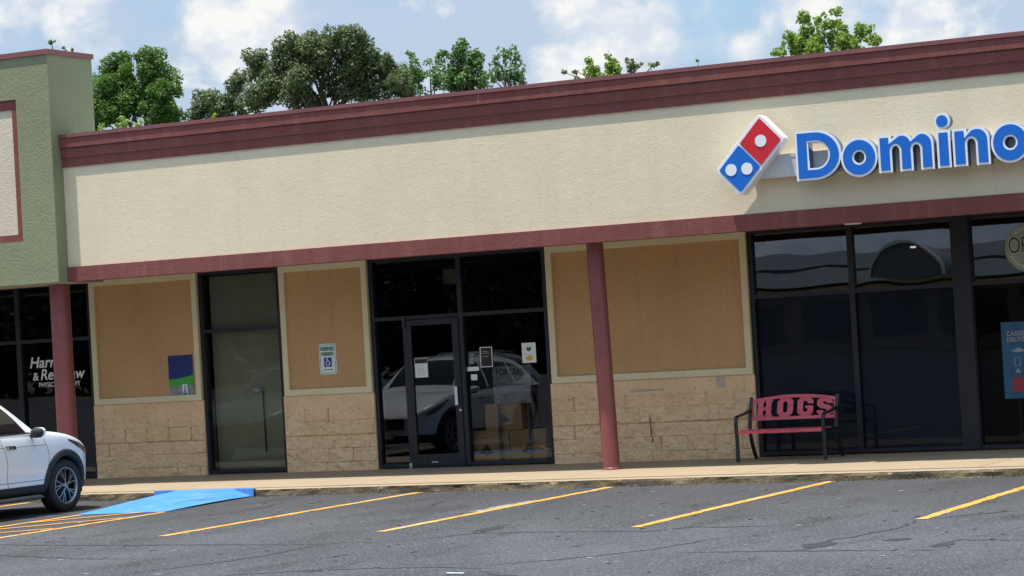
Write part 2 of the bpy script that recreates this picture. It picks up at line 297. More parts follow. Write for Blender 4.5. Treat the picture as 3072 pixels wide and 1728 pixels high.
# ---------------------------------------------------------------- builders
def M(n): return MATS[n]
class MB:
    def __init__(s): s.v = []; s.f = []; s.m = []; s.sm = []
    def add(s, vs, fs, mi=0, smooth=False):
        o = len(s.v); s.v += [tuple(v) for v in vs]
        for f in fs: s.f.append([o + i for i in f]); s.m.append(mi); s.sm.append(smooth)
        return s
    def box(s, x0, x1, y0, y1, z0, z1, mi=0):
        x0, x1 = sorted((x0, x1)); y0, y1 = sorted((y0, y1)); z0, z1 = sorted((z0, z1))
        return s.add([(x0, y0, z0), (x1, y0, z0), (x1, y1, z0), (x0, y1, z0), (x0, y0, z1), (x1, y0, z1), (x1, y1, z1), (x0, y1, z1)],
                     [(3, 2, 1, 0), (4, 5, 6, 7), (0, 1, 5, 4), (1, 2, 6, 5), (2, 3, 7, 6), (3, 0, 4, 7)], mi)
    def prism(s, pts, y0, y1, mi=0):
        """polygon of (x,z) extruded along y (front y0, back y1)"""
        tri = geometry.tessellate_polygon([[Vector((p[0], p[1], 0)) for p in pts]])
        n = len(pts); vs = [(p[0], y0, p[1]) for p in pts] + [(p[0], y1, p[1]) for p in pts]
        area = sum(pts[i][0] * pts[(i + 1) % n][1] - pts[(i + 1) % n][0] * pts[i][1] for i in range(n))
        fs = []
        for a, b, c in tri:
            v = (pts[b][0] - pts[a][0]) * (pts[c][1] - pts[a][1]) - (pts[c][0] - pts[a][0]) * (pts[b][1] - pts[a][1])
            if v < 0: a, b, c = a, c, b
            fs += [(a, b, c), (n + a, n + c, n + b)]
        for i in range(n):
            j = (i + 1) % n
            fs.append((i, n + i, n + j, j) if area > 0 else (j, n + j, n + i, i))
        return s.add(vs, fs, mi)
    def prof_x(s, pts, x0, x1, mi=0):
        """polygon of (y,z) extruded along x"""
        tri = geometry.tessellate_polygon([[Vector((p[0], p[1], 0)) for p in pts]])
        n = len(pts); vs = [(x0, p[0], p[1]) for p in pts] + [(x1, p[0], p[1]) for p in pts]
        fs = [t for t in tri] + [tuple(n + i for i in reversed(t)) for t in tri] + [(i, (i + 1) % n, n + (i + 1) % n, n + i) for i in range(n)]
        return s.add(vs, fs, mi)
    def tube(s, pts, r, seg=8, mi=0, flat=None):
        """tube through points; r number or list; flat=(w,h) rectangular bar"""
        pts = [Vector(p) for p in pts]; n = len(pts); rings = []
        up0 = Vector((0, 0, 1))
        for i, p in enumerate(pts):
            d = (pts[min(i + 1, n - 1)] - pts[max(i - 1, 0)]).normalized()
            if flat: a = Vector((1, 0, 0)) if abs(d.x) < 0.9 else Vector((0, 1, 0))
            else: a = up0.cross(d) if abs(d.z) < 0.95 else Vector((1, 0, 0))
            a = (a - d * a.dot(d)).normalized(); b = d.cross(a)
            if flat:
                w, h = flat
                rings.append([p + a * sx * w / 2 + b * sy * h / 2 for sx, sy in ((-1, -1), (1, -1), (1, 1), (-1, 1))])
            else:
                rr = r[i] if isinstance(r, (list, tuple)) else r
                rings.append([p + (a * math.cos(2 * math.pi * k / seg) + b * math.sin(2 * math.pi * k / seg)) * rr for k in range(seg)])
        k = len(rings[0]); vs = [v for q in rings for v in q]; fs = []
        for i in range(n - 1):
            for j in range(k): fs.append((i * k + j, i * k + (j + 1) % k, (i + 1) * k + (j + 1) % k, (i + 1) * k + j))
        fs.append(tuple(reversed(range(k)))); fs.append(tuple((n - 1) * k + j for j in range(k)))
        return s.add(vs, fs, mi, not flat)
    def lathe(s, prof, c=(0, 0, 0), axis='z', seg=32, mi=0, smooth=True):
        """profile of (r, h) revolved"""
        vs = []
        for r, h in prof:
            for k in range(seg):
                a = 2 * math.pi * k / seg; x, y = r * math.cos(a), r * math.sin(a)
                q = (x, y, h) if axis == 'z' else ((h, x, y) if axis == 'x' else (x, h, -y))
                vs.append((c[0] + q[0], c[1] + q[1], c[2] + q[2]))
        fs = []
        for i in range(len(prof) - 1):
            for k in range(seg): fs.append((i * seg + k, i * seg + (k + 1) % seg, (i + 1) * seg + (k + 1) % seg, (i + 1) * seg + k))
        return s.add(vs, fs, mi, smooth)
    def mesh(s, name, mats):
        me = bpy.data.meshes.new(name); me.from_pydata(s.v, [], s.f); me.update()
        for q in (mats if isinstance(mats, (list, tuple)) else [mats]): me.materials.append(M(q))
        me.polygons.foreach_set('material_index', s.m); me.polygons.foreach_set('use_smooth', s.sm)
        return me
    def build(s, name, mats, parent=None, loc=(0, 0, 0), bevel=0, fix=True):
        me = s.mesh(name, mats)
        if fix:
            bm = bmesh.new(); bm.from_mesh(me); bmesh.ops.recalc_face_normals(bm, faces=bm.faces)
            if bevel: bmesh.ops.bevel(bm, geom=[e for e in bm.edges], offset=bevel, segments=2, affect='EDGES', profile=0.6)
            bm.to_mesh(me); bm.free()
        return link(name, me, parent, loc)
def link(name, me, parent=None, loc=(0, 0, 0)):
    o = bpy.data.objects.new(name, me); COL.objects.link(o); o.location = loc
    if parent: o.parent = parent
    return o
def tag(o, label, cat, group=None):
    o['label'] = label; o['category'] = cat
    if group: o['group'] = group
    return o
def struct(o, kind='structure'): o['kind'] = kind; return o
def empty(name, loc, label, cat, group=None):
    o = bpy.data.objects.new(name, None); COL.objects.link(o); o.location = loc; o.empty_display_size = 0.2
    return tag(o, label, cat, group)
def copy_tree(o, parent=None):
    c = o.copy(); COL.objects.link(c)
    if parent: c.parent = parent
    for ch in list(o.children): copy_tree(ch, c)
    return c
def curve_mesh(polys, extrude=0.0, offset=0.0, bevel=0.0):
    cu = bpy.data.curves.new('tmp', 'CURVE'); cu.dimensions = '2D'; cu.fill_mode = 'BOTH'
    cu.extrude = extrude; cu.offset = offset; cu.bevel_depth = bevel
    for pl in polys:
        sp = cu.splines.new('POLY'); sp.points.add(len(pl) - 1); sp.use_cyclic_u = True
        for i, q in enumerate(pl): sp.points[i].co = (q[0], q[1], 0, 1)
    return _eval(cu)
def _eval(cu):
    ob = bpy.data.objects.new('tmp', cu); COL.objects.link(ob)
    dg = bpy.context.evaluated_depsgraph_get(); me = bpy.data.meshes.new_from_object(ob.evaluated_get(dg), depsgraph=dg)
    bpy.data.objects.remove(ob); bpy.data.curves.remove(cu)
    return me
FACE = Matrix.Rotation(math.pi / 2, 4, 'X')       # xy plane -> faces -Y
def text_mesh(s, size, align='CENTER', bold=0.0, extrude=0.0, xs=1.0, shear=0.0, space=1.0):
    cu = bpy.data.curves.new('tmp', 'FONT'); cu.body = s; cu.size = size; cu.align_x = align; cu.align_y = 'CENTER'
    cu.offset = bold; cu.extrude = extrude; cu.shear = shear; cu.space_character = space
    me = _eval(cu)
    me.transform(Matrix.Diagonal((xs, 1, 1, 1)))
    return me
def put(me, name, mat, parent, x, y, z):
    me.transform(Matrix.Translation((x, y, z)) @ FACE)
    me.materials.clear(); me.materials.append(M(mat)); me.name = name
    return link(name, me, parent)
def merge(name, meshes, mat, parent):
    bm = bmesh.new()
    for me in meshes: bm.from_mesh(me)
    me = bpy.data.meshes.new(name); bm.to_mesh(me); bm.free()
    me.materials.clear(); me.materials.append(M(mat)); return link(name, me, parent)
def arc(cx, cy, rx, ry, a0, a1, n=16):
    return [(cx + rx * math.cos(R(a0 + (a1 - a0) * i / n)), cy + ry * math.sin(R(a0 + (a1 - a0) * i / n))) for i in range(n + 1)]
def circ(cx, cy, r, n=32, ry=None): return arc(cx, cy, r, ry or r, 0, 360, n)[:-1]
def rrect(x0, x1, y0, y1, r, n=6):
    return arc(x1 - r, y0 + r, r, r, -90, 0, n) + arc(x1 - r, y1 - r, r, r, 0, 90, n) + arc(x0 + r, y1 - r, r, r, 90, 180, n) + arc(x0 + r, y0 + r, r, r, 180, 270, n)

# ---------------------------------------------------------------- ground
W = 2.12; GY = W + 0.09; K = -1.33; LZ = -0.112
def sheet(name, x0, x1, y0, y1, z, mat, nx=1, ny=1):
    vs = [(x0 + (x1 - x0) * i / nx, y0 + (y1 - y0) * j / ny, z) for j in range(ny + 1) for i in range(nx + 1)]
    fs = [(j * (nx + 1) + i, j * (nx + 1) + i + 1, (j + 1) * (nx + 1) + i + 1, (j + 1) * (nx + 1) + i) for j in range(ny) for i in range(nx)]
    return struct(MB().add(vs, fs).build(name, mat, fix=False))
sheet('ground', -2500, 2500, -2500, 2500, LZ - 0.03, 'grass_soil')
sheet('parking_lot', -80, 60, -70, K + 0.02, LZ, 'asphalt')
# sidewalk slab with control joints (shallow grooves) and its kerb
mb = MB(); xs = [-20.0, -17.0, -13.9, -11.0, -8.05, -5.05, -1.95, 0.62, 3.6, 6.6, 9.5]
for a, b in zip(xs, xs[1:]): mb.box(a + 0.006, b - 0.006, K + 0.15, W + 0.30, -0.09, 0.0)
mb.box(-20, 9.5, K + 0.15, W + 0.30, -0.20, -0.012)
struct(mb.build('sidewalk', 'sidewalk_concrete'))
def kerb_mesh():
    mb = MB(); x = -20.0; vs = []; n = 0
    prof = [(0.0, 0.0), (0.006, 0.35), (0.012, 0.7), (0.022, 0.92), (0.05, 1.0), (0.148, 1.0)]
    while x <= 9.5:
        row = []
        for dy, t in prof:
            z = LZ - 0.04 + (0.143) * t
            j = noise.fractal(Vector((x * 3.1, t * 2.0, 3.3)), 1.0, 2.0, 4) * 0.022 * (1.0 if t < 0.95 else 0.25)
            if t == 1.0 and dy > 0.1: j = 0
            row.append((x, K + dy + j, z + (noise.noise(Vector((x * 6, 9, t))) * 0.004 if t > 0.6 and dy < 0.1 else 0)))
        vs += row; n += 1; x += 0.035
    k = len(prof); fs = [(i * k + j, (i + 1) * k + j, (i + 1) * k + j + 1, i * k + j + 1) for i in range(n - 1) for j in range(k - 1)]
    mi = []
    mb.add(vs, fs); 
    for q, f in enumerate(mb.f): mb.m[q] = 1 if q % (k - 1) >= 3 else 0
    return mb
struct(kerb_mesh().build('kerb', ['kerb_concrete', 'sidewalk_concrete']))
# painted bay lines
def ribbon(name, pts, w, z, mat, jag=0.0, taper=False, seed=1, step=0.12):
    rnd = random.Random(seed); P = [Vector((*p, 0)) for p in pts]; Q = []
    for a, b in zip(P, P[1:]):
        n = max(1, int((b - a).length / step))
        for i in range(n): Q.append(a.lerp(b, i / n))
    Q.append(P[-1]); vs = []
    for i, q in enumerate(Q):
        d = (Q[min(i + 1, len(Q) - 1)] - Q[max(i - 1, 0)]).normalized(); nn = Vector((-d.y, d.x, 0))
        t = i / max(1, len(Q) - 1); ww = w * (0.25 + 0.75 * math.sin(math.pi * min(1, max(0.02, t)))) if taper else w
        off = nn * rnd.uniform(-jag, jag)
        e1, e2 = rnd.uniform(0.8, 1.1), rnd.uniform(0.8, 1.1)
        for s in (-1, 1):
            v = q + off + nn * s * ww / 2 * (e1 if s < 0 else e2); vs.append((v.x, v.y, z))
    return MB().add(vs, [(2 * i, 2 * i + 2, 2 * i + 3, 2 * i + 1) for i in range(len(Q) - 1)])
lz = LZ + 0.004
for k, (x, y0, y1) in enumerate([(-3.82, K - 0.02, -7.22), (-1.09, K - 0.02, -7.16), (1.83, K - 0.02, -7.2), (4.68, K - 0.02, -6.9), (7.45, K - 0.02, -7.1), (-10.15, K - 0.02, -7.2)]):
    struct(ribbon('parking_line', [(x, y0), (x - 0.02, (y0 + y1) / 2), (x, y1)], 0.125, lz, 'worn_yellow', 0.008, seed=k).build('parking_line', 'worn_yellow', fix=False))
for k, (a, b) in enumerate([((-7.38, -3.9), (-7.42, -7.1)), ((-6.19, -3.75), (-6.18, -7.1))]):
    struct(ribbon('', [a, b], 0.11, lz, '', 0.006, seed=20 + k).build('parking_line', 'worn_yellow', fix=False))
for k, (a, b) in enumerate([((-7.33, -5.02), (-6.48, -3.6)), ((-7.33, -6.22), (-6.24, -4.55)), ((-7.33, -7.05), (-6.24, -5.95))]):
    struct(ribbon('', [a, b], 0.10, lz + 0.004, '', 0.006, seed=30 + k).build('hatch_line', 'worn_yellow', fix=False))
struct(ribbon('', [(-1.22, -4.75), (-1.17, -3.3)], 0.20, lz - 0.002, '', 0.02, seed=50).build('worn_line', 'faded_white_paint', fix=False))
cracks = [[(-6.5, -7.7), (-4.5, -8.1), (-2.15, -8.35), (-1.54, -8.44), (-1.1, -8.5), (-0.89, -8.33), (-0.75, -8.24), (-0.49, -8.31)], [(-0.28, -8.31), (0.01, -8.01), (0.1, -7.74), (0.29, -7.53), (0.98, -7.51), (2.02, -7.66)],
 [(-1.6, -11.2), (-1.09, -9.99), (-1.02, -9.55), (-1.03, -8.96), (-0.95, -8.63), (-0.89, -8.33)], [(-0.9, -11.5), (-0.25, -11.28), (0.23, -11.01), (0.93, -10.85), (1.52, -10.79), (2.18, -10.96)],
 [(2.14, -11.17), (2.42, -11.43), (2.75, -11.57)], [(0.29, -7.53), (0.08, -6.99), (0.09, -6.44)], [(2.91, -9.68), (2.63, -10.1), (2.31, -10.41), (1.99, -10.67)],
 [(1.63, -7.58), (2.16, -7.68), (2.49, -7.31), (3.09, -7.34), (3.51, -7.33)], [(2.72, -9.96), (2.99, -9.5), (3.22, -8.72), (3.4, -8.44)], [(3.38, -9.86), (3.97, -9.79), (4.42, -9.8), (5.17, -9.84), (5.39, -9.85)],
 [(4.42, -9.8), (4.56, -9.57), (4.43, -8.9), (4.6, -8.56), (4.73, -7.8), (4.67, -6.97)], [(4.72, -6.94), (4.98, -6.55), (5.46, -6.08)], [(5.78, -9.73), (5.63, -9.16), (5.71, -9.02), (6.28, -9.15)], [(5.51, -9.87), (5.77, -9.89)],
 [(-4.96, -4.03), (-4.99, -3.64), (-5.07, -2.6)], [(-1.6, -5.31), (-1.44, -5.25)], [(-2.29, -3.95), (-2.59, -3.01)], [(-8, -8.6), (-5.2, -8.9), (-3.2, -9.6), (-2.0, -9.75)]]
mb = MB()
for k, c in enumerate(cracks):
    q = ribbon('', c, 0.05 if k in (0, 1, 7, 9) else 0.04, LZ + 0.003, '', 0.035, True, 60 + k, 0.10); mb.add(q.v, q.f)
rnd = random.Random(5)
for c, sx, sy in (((0.15, -7.15), 0.11, 0.28), ((4.5, -9.25), 0.14, 0.3), ((5.66, -9.4), 0.09, 0.28), ((5.1, -8.9), 0.12, 0.16)):
    mb.add([(c[0] + sx * math.cos(a / 10 * 6.283) * rnd.uniform(.6, 1.2), c[1] + sy * math.sin(a / 10 * 6.283) * rnd.uniform(.6, 1.2), LZ + 0.0032) for a in range(10)], [tuple(range(10))])
struct(mb.build('asphalt_crack', 'crack_sealer', fix=False))
# gum spots, gravel and pale chips trodden on the asphalt: nobody could count them
mb = MB(); rnd = random.Random(11)
for i in range(330):
    x, y = rnd.uniform(-9, 8), rnd.uniform(-12.5, -1.6); r = rnd.uniform(0.012, 0.035); n = 6
    mb.add([(x + r * math.cos(a * 1.047) * rnd.uniform(.7, 1.3), y + r * 1.3 * math.sin(a * 1.047) * rnd.uniform(.7, 1.3), LZ + 0.004) for a in range(n)], [tuple(range(n))], 0 if i % 5 < 3 else 1)
struct(mb.build('asphalt_specks', ['crack_sealer', 'board_grey'], fix=False), 'stuff')
# loose grit along the foot of the kerb
mb = MB()
for i in range(900):
    x = rnd.uniform(-12, 8.5); y = K - abs(rnd.gauss(0.01, 0.07)); r = rnd.uniform(0.006, 0.016)
    mb.add([(x - r, y, LZ), (x + r, y - r, LZ), (x, y + r, LZ), (x, y, LZ + r * 1.3)], [(0, 1, 3), (1, 2, 3), (2, 0, 3)], rnd.choice((0, 1, 1)))
struct(mb.build('kerb_grit', ['crack_sealer', 'kerb_concrete'], fix=False), 'stuff')
# blue kerb ramp
rp = empty('kerb_ramp', (-6.9, -2.4, LZ), 'bright blue painted kerb ramp with flared sides beside the striped access aisle', 'ramp')
ox, oy, oz = -6.9, -2.4, LZ
def rl(p): return (p[0] - ox, p[1] - oy, p[2] - oz)
A_ = (-7.45, -3.88, LZ + 0.006); B_ = (-6.20, -3.70, LZ + 0.006); C_ = (-6.42, K - 0.01, LZ + 0.012); D_ = (-6.72, K - 0.002, 0.003); E_ = (-7.62, K - 0.002, 0.003); F_ = (-8.0, K - 0.01, LZ + 0.012)
n = 8; vs = []
def lerp3(a, b, t): return tuple(a[i] + (b[i] - a[i]) * t for i in range(3))
top = [F_, E_, D_, C_]; bot = [A_, lerp3(A_, B_, 0.06), lerp3(A_, B_, 0.94), B_]
cols = []
for j in range(3):
    for i in range(6): cols.append((lerp3(bot[j], bot[j + 1], i / 6), lerp3(top[j], top[j + 1], i / 6)))
cols.append((bot[3], top[3]))
for a, b in cols:
    for i in range(n + 1):
        q = lerp3(a, b, i / n); e = 0.012 * math.sin(math.pi * i / n)
        vs.append(rl((q[0] + noise.noise(Vector((q[0] * 5, q[1] * 5, 1))) * 0.015 * (i == 0 or a == A_ or a == B_), q[1] + (noise.noise(Vector((q[0] * 6, 2, 1))) * 0.03 if i == 0 else 0), q[2] + e)))
k = n + 1; fs = [(c * k + i, (c + 1) * k + i, (c + 1) * k + i + 1, c * k + i + 1) for c in range(len(cols) - 1) for i in range(n)]
MB().add(vs, fs, 0, True).build('ramp_surface', 'ramp_blue', rp, fix=False)
mb = MB()
for x0, x1 in ((-8.0, -7.0), (-7.0, -6.38)):
    mb.add([rl(q) for q in ((x0, K - 0.022, LZ), (x1, K - 0.022, LZ), (x1, K - 0.014, 0.002), (x0, K - 0.014, 0.002), (x0, K + 0.05, 0.0035), (x1, K + 0.05, 0.0035))], [(0, 1, 2, 3), (3, 2, 5, 4)])
mb.build('painted_kerb', 'ramp_blue', rp, fix=False)
# scrap of litter
mb = MB(); mb.box(-0.075, 0.075, -0.018, 0.018, 0.002, 0.010)
o = mb.build('paper_scrap', 'sign_white', loc=(2.03, -11.38, LZ + 0.003)); o.rotation_euler = (0, R(3), R(14)); tag(o, 'thin white scrap of litter lying on the asphalt at the front edge', 'litter')

# ---------------------------------------------------------------- the cream building
BX0, BX1 = -10.24, 9.0
bld = empty('retail_building', (0, 0, 0), 'low cream stucco retail building with dark red cornice and tan panelled shopfront', 'building')
def box(name, mat, parent, *b, bevel=0): return MB().box(*b).build(name, mat, parent, bevel=bevel)
box('fascia', 'cream_stucco', bld, BX0, BX1, 0.0, 0.24, 3.20, 5.12)
mb = MB()
for y, z0, z1 in ((-0.021, 4.692, 4.831), (-0.045, 4.831, 4.975), (-0.069, 4.975, 5.128)): mb.box(BX0, BX1, y - 0.004, 0.002, z0 + 0.007, z1 - 0.007)
mb.build('cornice', 'red_stucco', bld)
mb = MB(); x = BX0
for a, b in ((BX0, -7.2), (-7.2, -4.15), (-4.15, -1.1), (-1.1, 1.95), (1.95, 5.0), (5.0, BX1)):
    mb.box(a, b - 0.003, -0.086 - random.uniform(0, .004), 0.26, 5.126, 5.180)
mb.build('parapet_cap', 'red_metal', bld)
for x in (-9.6, -7.9, -6.45, -3.3, 0.35, 1.0, 1.85, 3.4): box('cornice_joint', 'mortar' if x == -3.3 else 'red_metal', bld, x, x + 0.007, -0.0745, -0.0725, 4.99, 5.115)
box('trim_band', 'red_stucco', bld, BX0, BX1, -0.04, 0.242, 3.02, 3.232)
box('soffit', 'soffit_paint', bld, BX0, BX1, 0.242, W + 0.06, 3.10, 3.16)
box('roof', 'roof_membrane', bld, BX0 + 0.02, BX1 - 0.25, 0.24, 13.8, 4.55, 4.70)
mb = MB(); mb.box(BX0, BX1, 13.8, 14.0, LZ, 5.0); mb.box(BX1 - 0.25, BX1, 0.24, 13.8, 3.16, 5.0); mb.box(BX1 - 0.25, BX1, W + 0.2, 13.8, LZ, 3.16)
mb.build('wall', 'cream_stucco', bld)
# recessed soffit light
mb = MB(); mb.lathe([(0.0, 0.012), (0.05, 0.012), (0.085, 0.004), (0.095, -0.006), (0.11, -0.004), (0.11, 0.012)], (1.80, 0.10, 3.012), seg=20)
mb.build('downlight', 'white_plastic', bld)

def pier(x0, x1, seed):
    rnd = random.Random(seed)
    zs = [-0.02, 0.125, 0.328, 0.531, 0.734, 0.937, 1.14]; res = 0.0145; dx = 0.4064
    nx = int((x1 - x0) / res); nz = int(1.16 / res); offs = [rnd.uniform(0.02, 0.38) for _ in range(6)]
    skip = {(r, c) for r in range(5) for c in range(12) if rnd.random() < 0.12}
    tone = {}
    vs = []; f = []; jt = []
    for j in range(nz + 1):
        z = -0.02 + 1.16 * j / nz
        r = max(i for i in range(6) if z >= zs[i] - 1e-6) if z < 1.1399 else 5
        for i in range(nx + 1):
            x = x0 + (x1 - x0) * i / nx
            w = 0.2032 if r == 5 else dx
            q = (x - x0 + offs[r]) / w; c = int(q); dxj = min(q - c, 1 - (q - c)) * w; dzj = min(abs(z - a) for a in zs[1:6])
            if (r, c) in skip and q - c < 0.5 or (r, c - 1) in skip and q - c < 0.5: dxj = 1 if q - c < 0.5 else dxj
            if r < 5:
                key = (r, c)
                if key not in tone: tone[key] = (rnd.uniform(-.006, .008), rnd.uniform(-.03, .03), rnd.uniform(-.05, .05))
                b0, tx, tz = tone[key]
                d = 0.016 + b0 + (q - c - .5) * w * tx + (z - zs[r] - .1) * tz
                d += noise.fractal(Vector((x * 9, z * 9, seed)), 0.9, 2.1, 5) * 0.024 + noise.noise(Vector((x * 31, z * 31, seed + 5))) * 0.005
                d = max(d, -0.002)
            else: d = 0.004
            m_ = min(dxj, dzj)
            if m_ < 0.010: d = min(d, d * 0.3 if r < 5 else -0.003)
            if j in (0, nz) or i in (0, nx): d = min(d, 0.004)
            vs.append((x, W - d, z)); jt.append(r < 5 and m_ < 0.0085 and 0 < i < nx)
    k = nx + 1
    f = [(j * k + i, j * k + i + 1, (j + 1) * k + i + 1, (j + 1) * k + i) for j in range(nz) for i in range(nx)]
    mb = MB().add(vs, f, 0, False)
    for q, fc in enumerate(mb.f): mb.m[q] = 1 if sum(jt[i] for i in fc) >= 3 else 0
    mb.add([(x0, W - .004, -0.02), (x0, W + .3, -0.02), (x0, W + .3, 1.14), (x0, W - .004, 1.14)], [(0, 3, 2, 1)])
    mb.add([(x1, W - .004, -0.02), (x1, W + .3, -0.02), (x1, W + .3, 1.14), (x1, W - .004, 1.14)], [(0, 1, 2, 3)])
    mb.add([(x0, W - .004, 1.14), (x1, W - .004, 1.14), (x1, W + .3, 1.14), (x0, W + .3, 1.14)], [(0, 1, 2, 3)])
    return mb
for (x0, x1, sd) in ((-11.475, -9.425, 3), (-7.985, -6.42, 4), (-3.525, -0.425, 8), (6.3, 8.7, 12)):
    pier(x0, x1, sd).build('block_pier', ['tan_block', 'mortar'], bld, fix=False)
    box('stucco_panel', 'tan_stucco', bld, x0 + 0.03, x1 - 0.03, W + 0.012, W + 0.28, 1.142, 3.098)
    a, b, z0, z1, w = x0 + 0.035, x1 - 0.012, 1.143, 3.092, 0.093
    mb = MB(); y0, y1 = W - 0.032, W + 0.03
    o_ = [(a, z0), (b, z0), (b, z1), (a, z1)]; i_ = [(a + w, z0 + w), (b - w, z0 + w), (b - w, z1 - w), (a + w, z1 - w)]
    vs = [(p[0], y0, p[1]) for p in o_] + [(p[0], y0, p[1]) for p in i_] + [(p[0], y1, p[1]) for p in o_] + [(p[0], y1, p[1]) for p in i_]
    fs = []
    for i in range(4):
        j = (i + 1) % 4
        fs += [(i, j, 4 + j, 4 + i), (8 + j, 8 + i, 12 + i, 12 + j), (i, 8 + i, 8 + j, j), (4 + i, 4 + j, 12 + j, 12 + i)]
    mb.add(vs, fs).build('panel_frame', 'cream_trim', bld, bevel=0.004)

q = [(-2.005, 0.62), (-1.995, 0.58), (-2.0, 0.50), (-1.99, 0.42), (-1.995, 0.36), (-1.975, 0.30), (-1.985, 0.26)]
mb = MB(); vs = []
for x, z in q: w = random.uniform(0.006, 0.013); vs += [(x - w, W - 0.040, z), (x + w, W - 0.040, z)]
mb.add(vs, [(2 * i, 2 * i + 1, 2 * i + 3, 2 * i + 2) for i in range(len(q) - 1)]).build('block_crack', 'crack_sealer', bld, fix=False)
for x0, x1, z0, z1 in ((-2.78, -2.60, 0.965, 0.99), (-2.30, -1.78, 0.97, 1.0), (-0.98, -0.86, 0.98, 1.13)):
    rnd = random.Random(int(x0 * 100)); P = [(x0 + (x1 - x0) * t, z0 + rnd.uniform(-.006, .006)) for t in (0, .25, .5, .75, 1)] + [(x0 + (x1 - x0) * t, z1 + rnd.uniform(-.008, .008)) for t in (1, .75, .5, .25, 0)]
    MB().prism(P, W - 0.0085, W - 0.003).build('paint_patch', 'block_patch', bld)
# round red columns carrying the canopy
def column(x, r, top):
    mb = MB().lathe([(r, 0.0), (r, top)], (0, 0, 0), seg=40); mb.lathe([(r + 0.012, 0.0), (r + 0.012, 0.02), (r, 0.03)], seg=40)
    return mb
cn = column(-1.88, 0.114, 3.09).build('column', 'red_paint_steel', bld, (-1.885, 0.46, 0)); cn.rotation_euler = (0, R(-1.2), 0)

# windows
def window(parent, x0, x1, z0, z1, vbars, hbars, mats, w=0.055, skip=(), dep=0.06, deep=None):
    """vbars: (x, width); hbars: z heights; cell (i,j) in skip has no pane"""
    mb = MB(); y0, y1 = GY - dep, GY + dep
    mb.box(x0, x0 + w, y0, y1, z0, z1); mb.box(x1 - w, x1, y0, y1, z0, z1)
    edges = [x0 + w] + [v for b, bw in vbars for v in (b - bw / 2, b + bw / 2)] + [x1 - w]
    for b, bw in vbars: mb.box(b - bw / 2, b + bw / 2, y0, y1, z0, z1)
    cells = [(edges[2 * i], edges[2 * i + 1]) for i in range(len(vbars) + 1)]
    he = [z0 + 0.05] + [v for h in hbars for v in (h - 0.027, h + 0.027)] + [z1 - 0.05]
    for a, b in cells:
        mb.box(a, b, y0 + 0.002, y1 - 0.002, z0, z0 + 0.05); mb.box(a, b, y0 + 0.002, y1 - 0.002, z1 - 0.05, z1)
        for h in hbars: mb.box(a, b, y0 + 0.002, y1 - 0.002, h - 0.027, h + 0.027)
    fr = mb.build('window', 'dark_aluminium', parent)
    for i, (a, b) in enumerate(cells):
        for j in range(len(hbars) + 1):
            if (i, j) in skip: continue
            m_ = mats(i, j) if callable(mats) else mats
            t = random.uniform(-0.0025, 0.0025)
            MB().add([(a, GY, he[2 * j]), (b, GY + t, he[2 * j]), (b, GY + t * 0.5, he[2 * j + 1]), (a, GY - t * 0.5, he[2 * j + 1])], [(0, 1, 2, 3)]).build('pane', m_, fr, fix=False)
    return fr
win_narrow = window(bld, -9.425, -7.985, 0.02, 3.10, [], [2.19], 'blind_glass')
box('window_blind', 'blind_fabric', win_narrow, -9.37, -8.04, GY + 0.16, GY + 0.17, 0.05, 3.05)
mb = MB(); mb.tube([(-8.49, GY + 0.13, 1.25), (-8.485, GY + 0.13, 0.31)], 0.010, 8); mb.build('blind_wand', 'ink_black', win_narrow)
mb = MB(); mb.lathe([(0.0, 0.06), (0.06, 0.05), (0.085, 0.01), (0.08, -0.01), (0.0, -0.012)], (-8.56, GY + 0.11, 1.24), seg=16); mb.build('blind_bracket', 'white_plastic', win_narrow)

win_entry = window(bld, -6.42, -3.525, 0.02, 3.10, [(-4.93, 0.07)], [2.205], 'shop_glass', skip=((0, 0),))
# door, side light
mb = MB(); y0, y1 = GY - 0.055, GY + 0.055
mb.box(-5.90, -5.845, y0, y1, 0.02, 2.178); mb.box(-6.365, -5.90, y0 + 0.002, y1, 0.02, 0.07)
mb.build('side_light_frame', 'dark_aluminium', win_entry)
MB().add([(-6.365, GY, 0.07), (-5.90, GY, 0.07), (-5.90, GY, 2.178), (-6.365, GY, 2.178)], [(0, 1, 2, 3)]).build('pane', 'shop_glass', win_entry, fix=False)
mb = MB(); y0, y1 = GY - 0.075, GY - 0.03
dx0, dx1, dz0, dz1 = -5.838, -4.972, 0.03, 2.168
mb.box(dx0, dx0 + 0.085, y0, y1, dz0, dz1); mb.box(dx1 - 0.105, dx1, y0, y1, dz0, dz1)
mb.box(dx0 + 0.085, dx1 - 0.105, y0 + 0.002, y1 - 0.002, dz0, dz0 + 0.165); mb.box(dx0 + 0.085, dx1 - 0.105, y0 + 0.002, y1 - 0.002, dz1 - 0.085, dz1)
door = mb.build('door', 'dark_aluminium', bld, bevel=0.003)
MB().add([(dx0 + .085, GY - .05, dz0 + .165), (dx1 - .105, GY - .052, dz0 + .165), (dx1 - .105, GY - .052, dz1 - .085), (dx0 + .085, GY - .05, dz1 - .085)], [(0, 1, 2, 3)]).build('pane', 'shop_glass', door, fix=False)
mb = MB(); mb.box(-5.066, -5.018, GY - 0.115, GY - 0.098, 0.90, 1.17); mb.box(-5.055, -5.03, GY - 0.10, GY - 0.07, 1.12, 1.14); mb.box(-5.055, -5.03, GY - 0.10, GY - 0.07, 0.93, 0.95)
mb.build('handle', 'bright_metal', door)
MB().lathe([(0.0, -0.012), (0.022, -0.012), (0.024, 0.0)], (-5.005, GY - 0.073, 0.82), axis='y', seg=16).build('lock', 'bright_metal', door)
mb = MB(); mb.box(-5.52, -5.42, GY - 0.082, GY - 0.072, 0.075, 0.092); mb.build('door_stop', 'bright_metal', door)
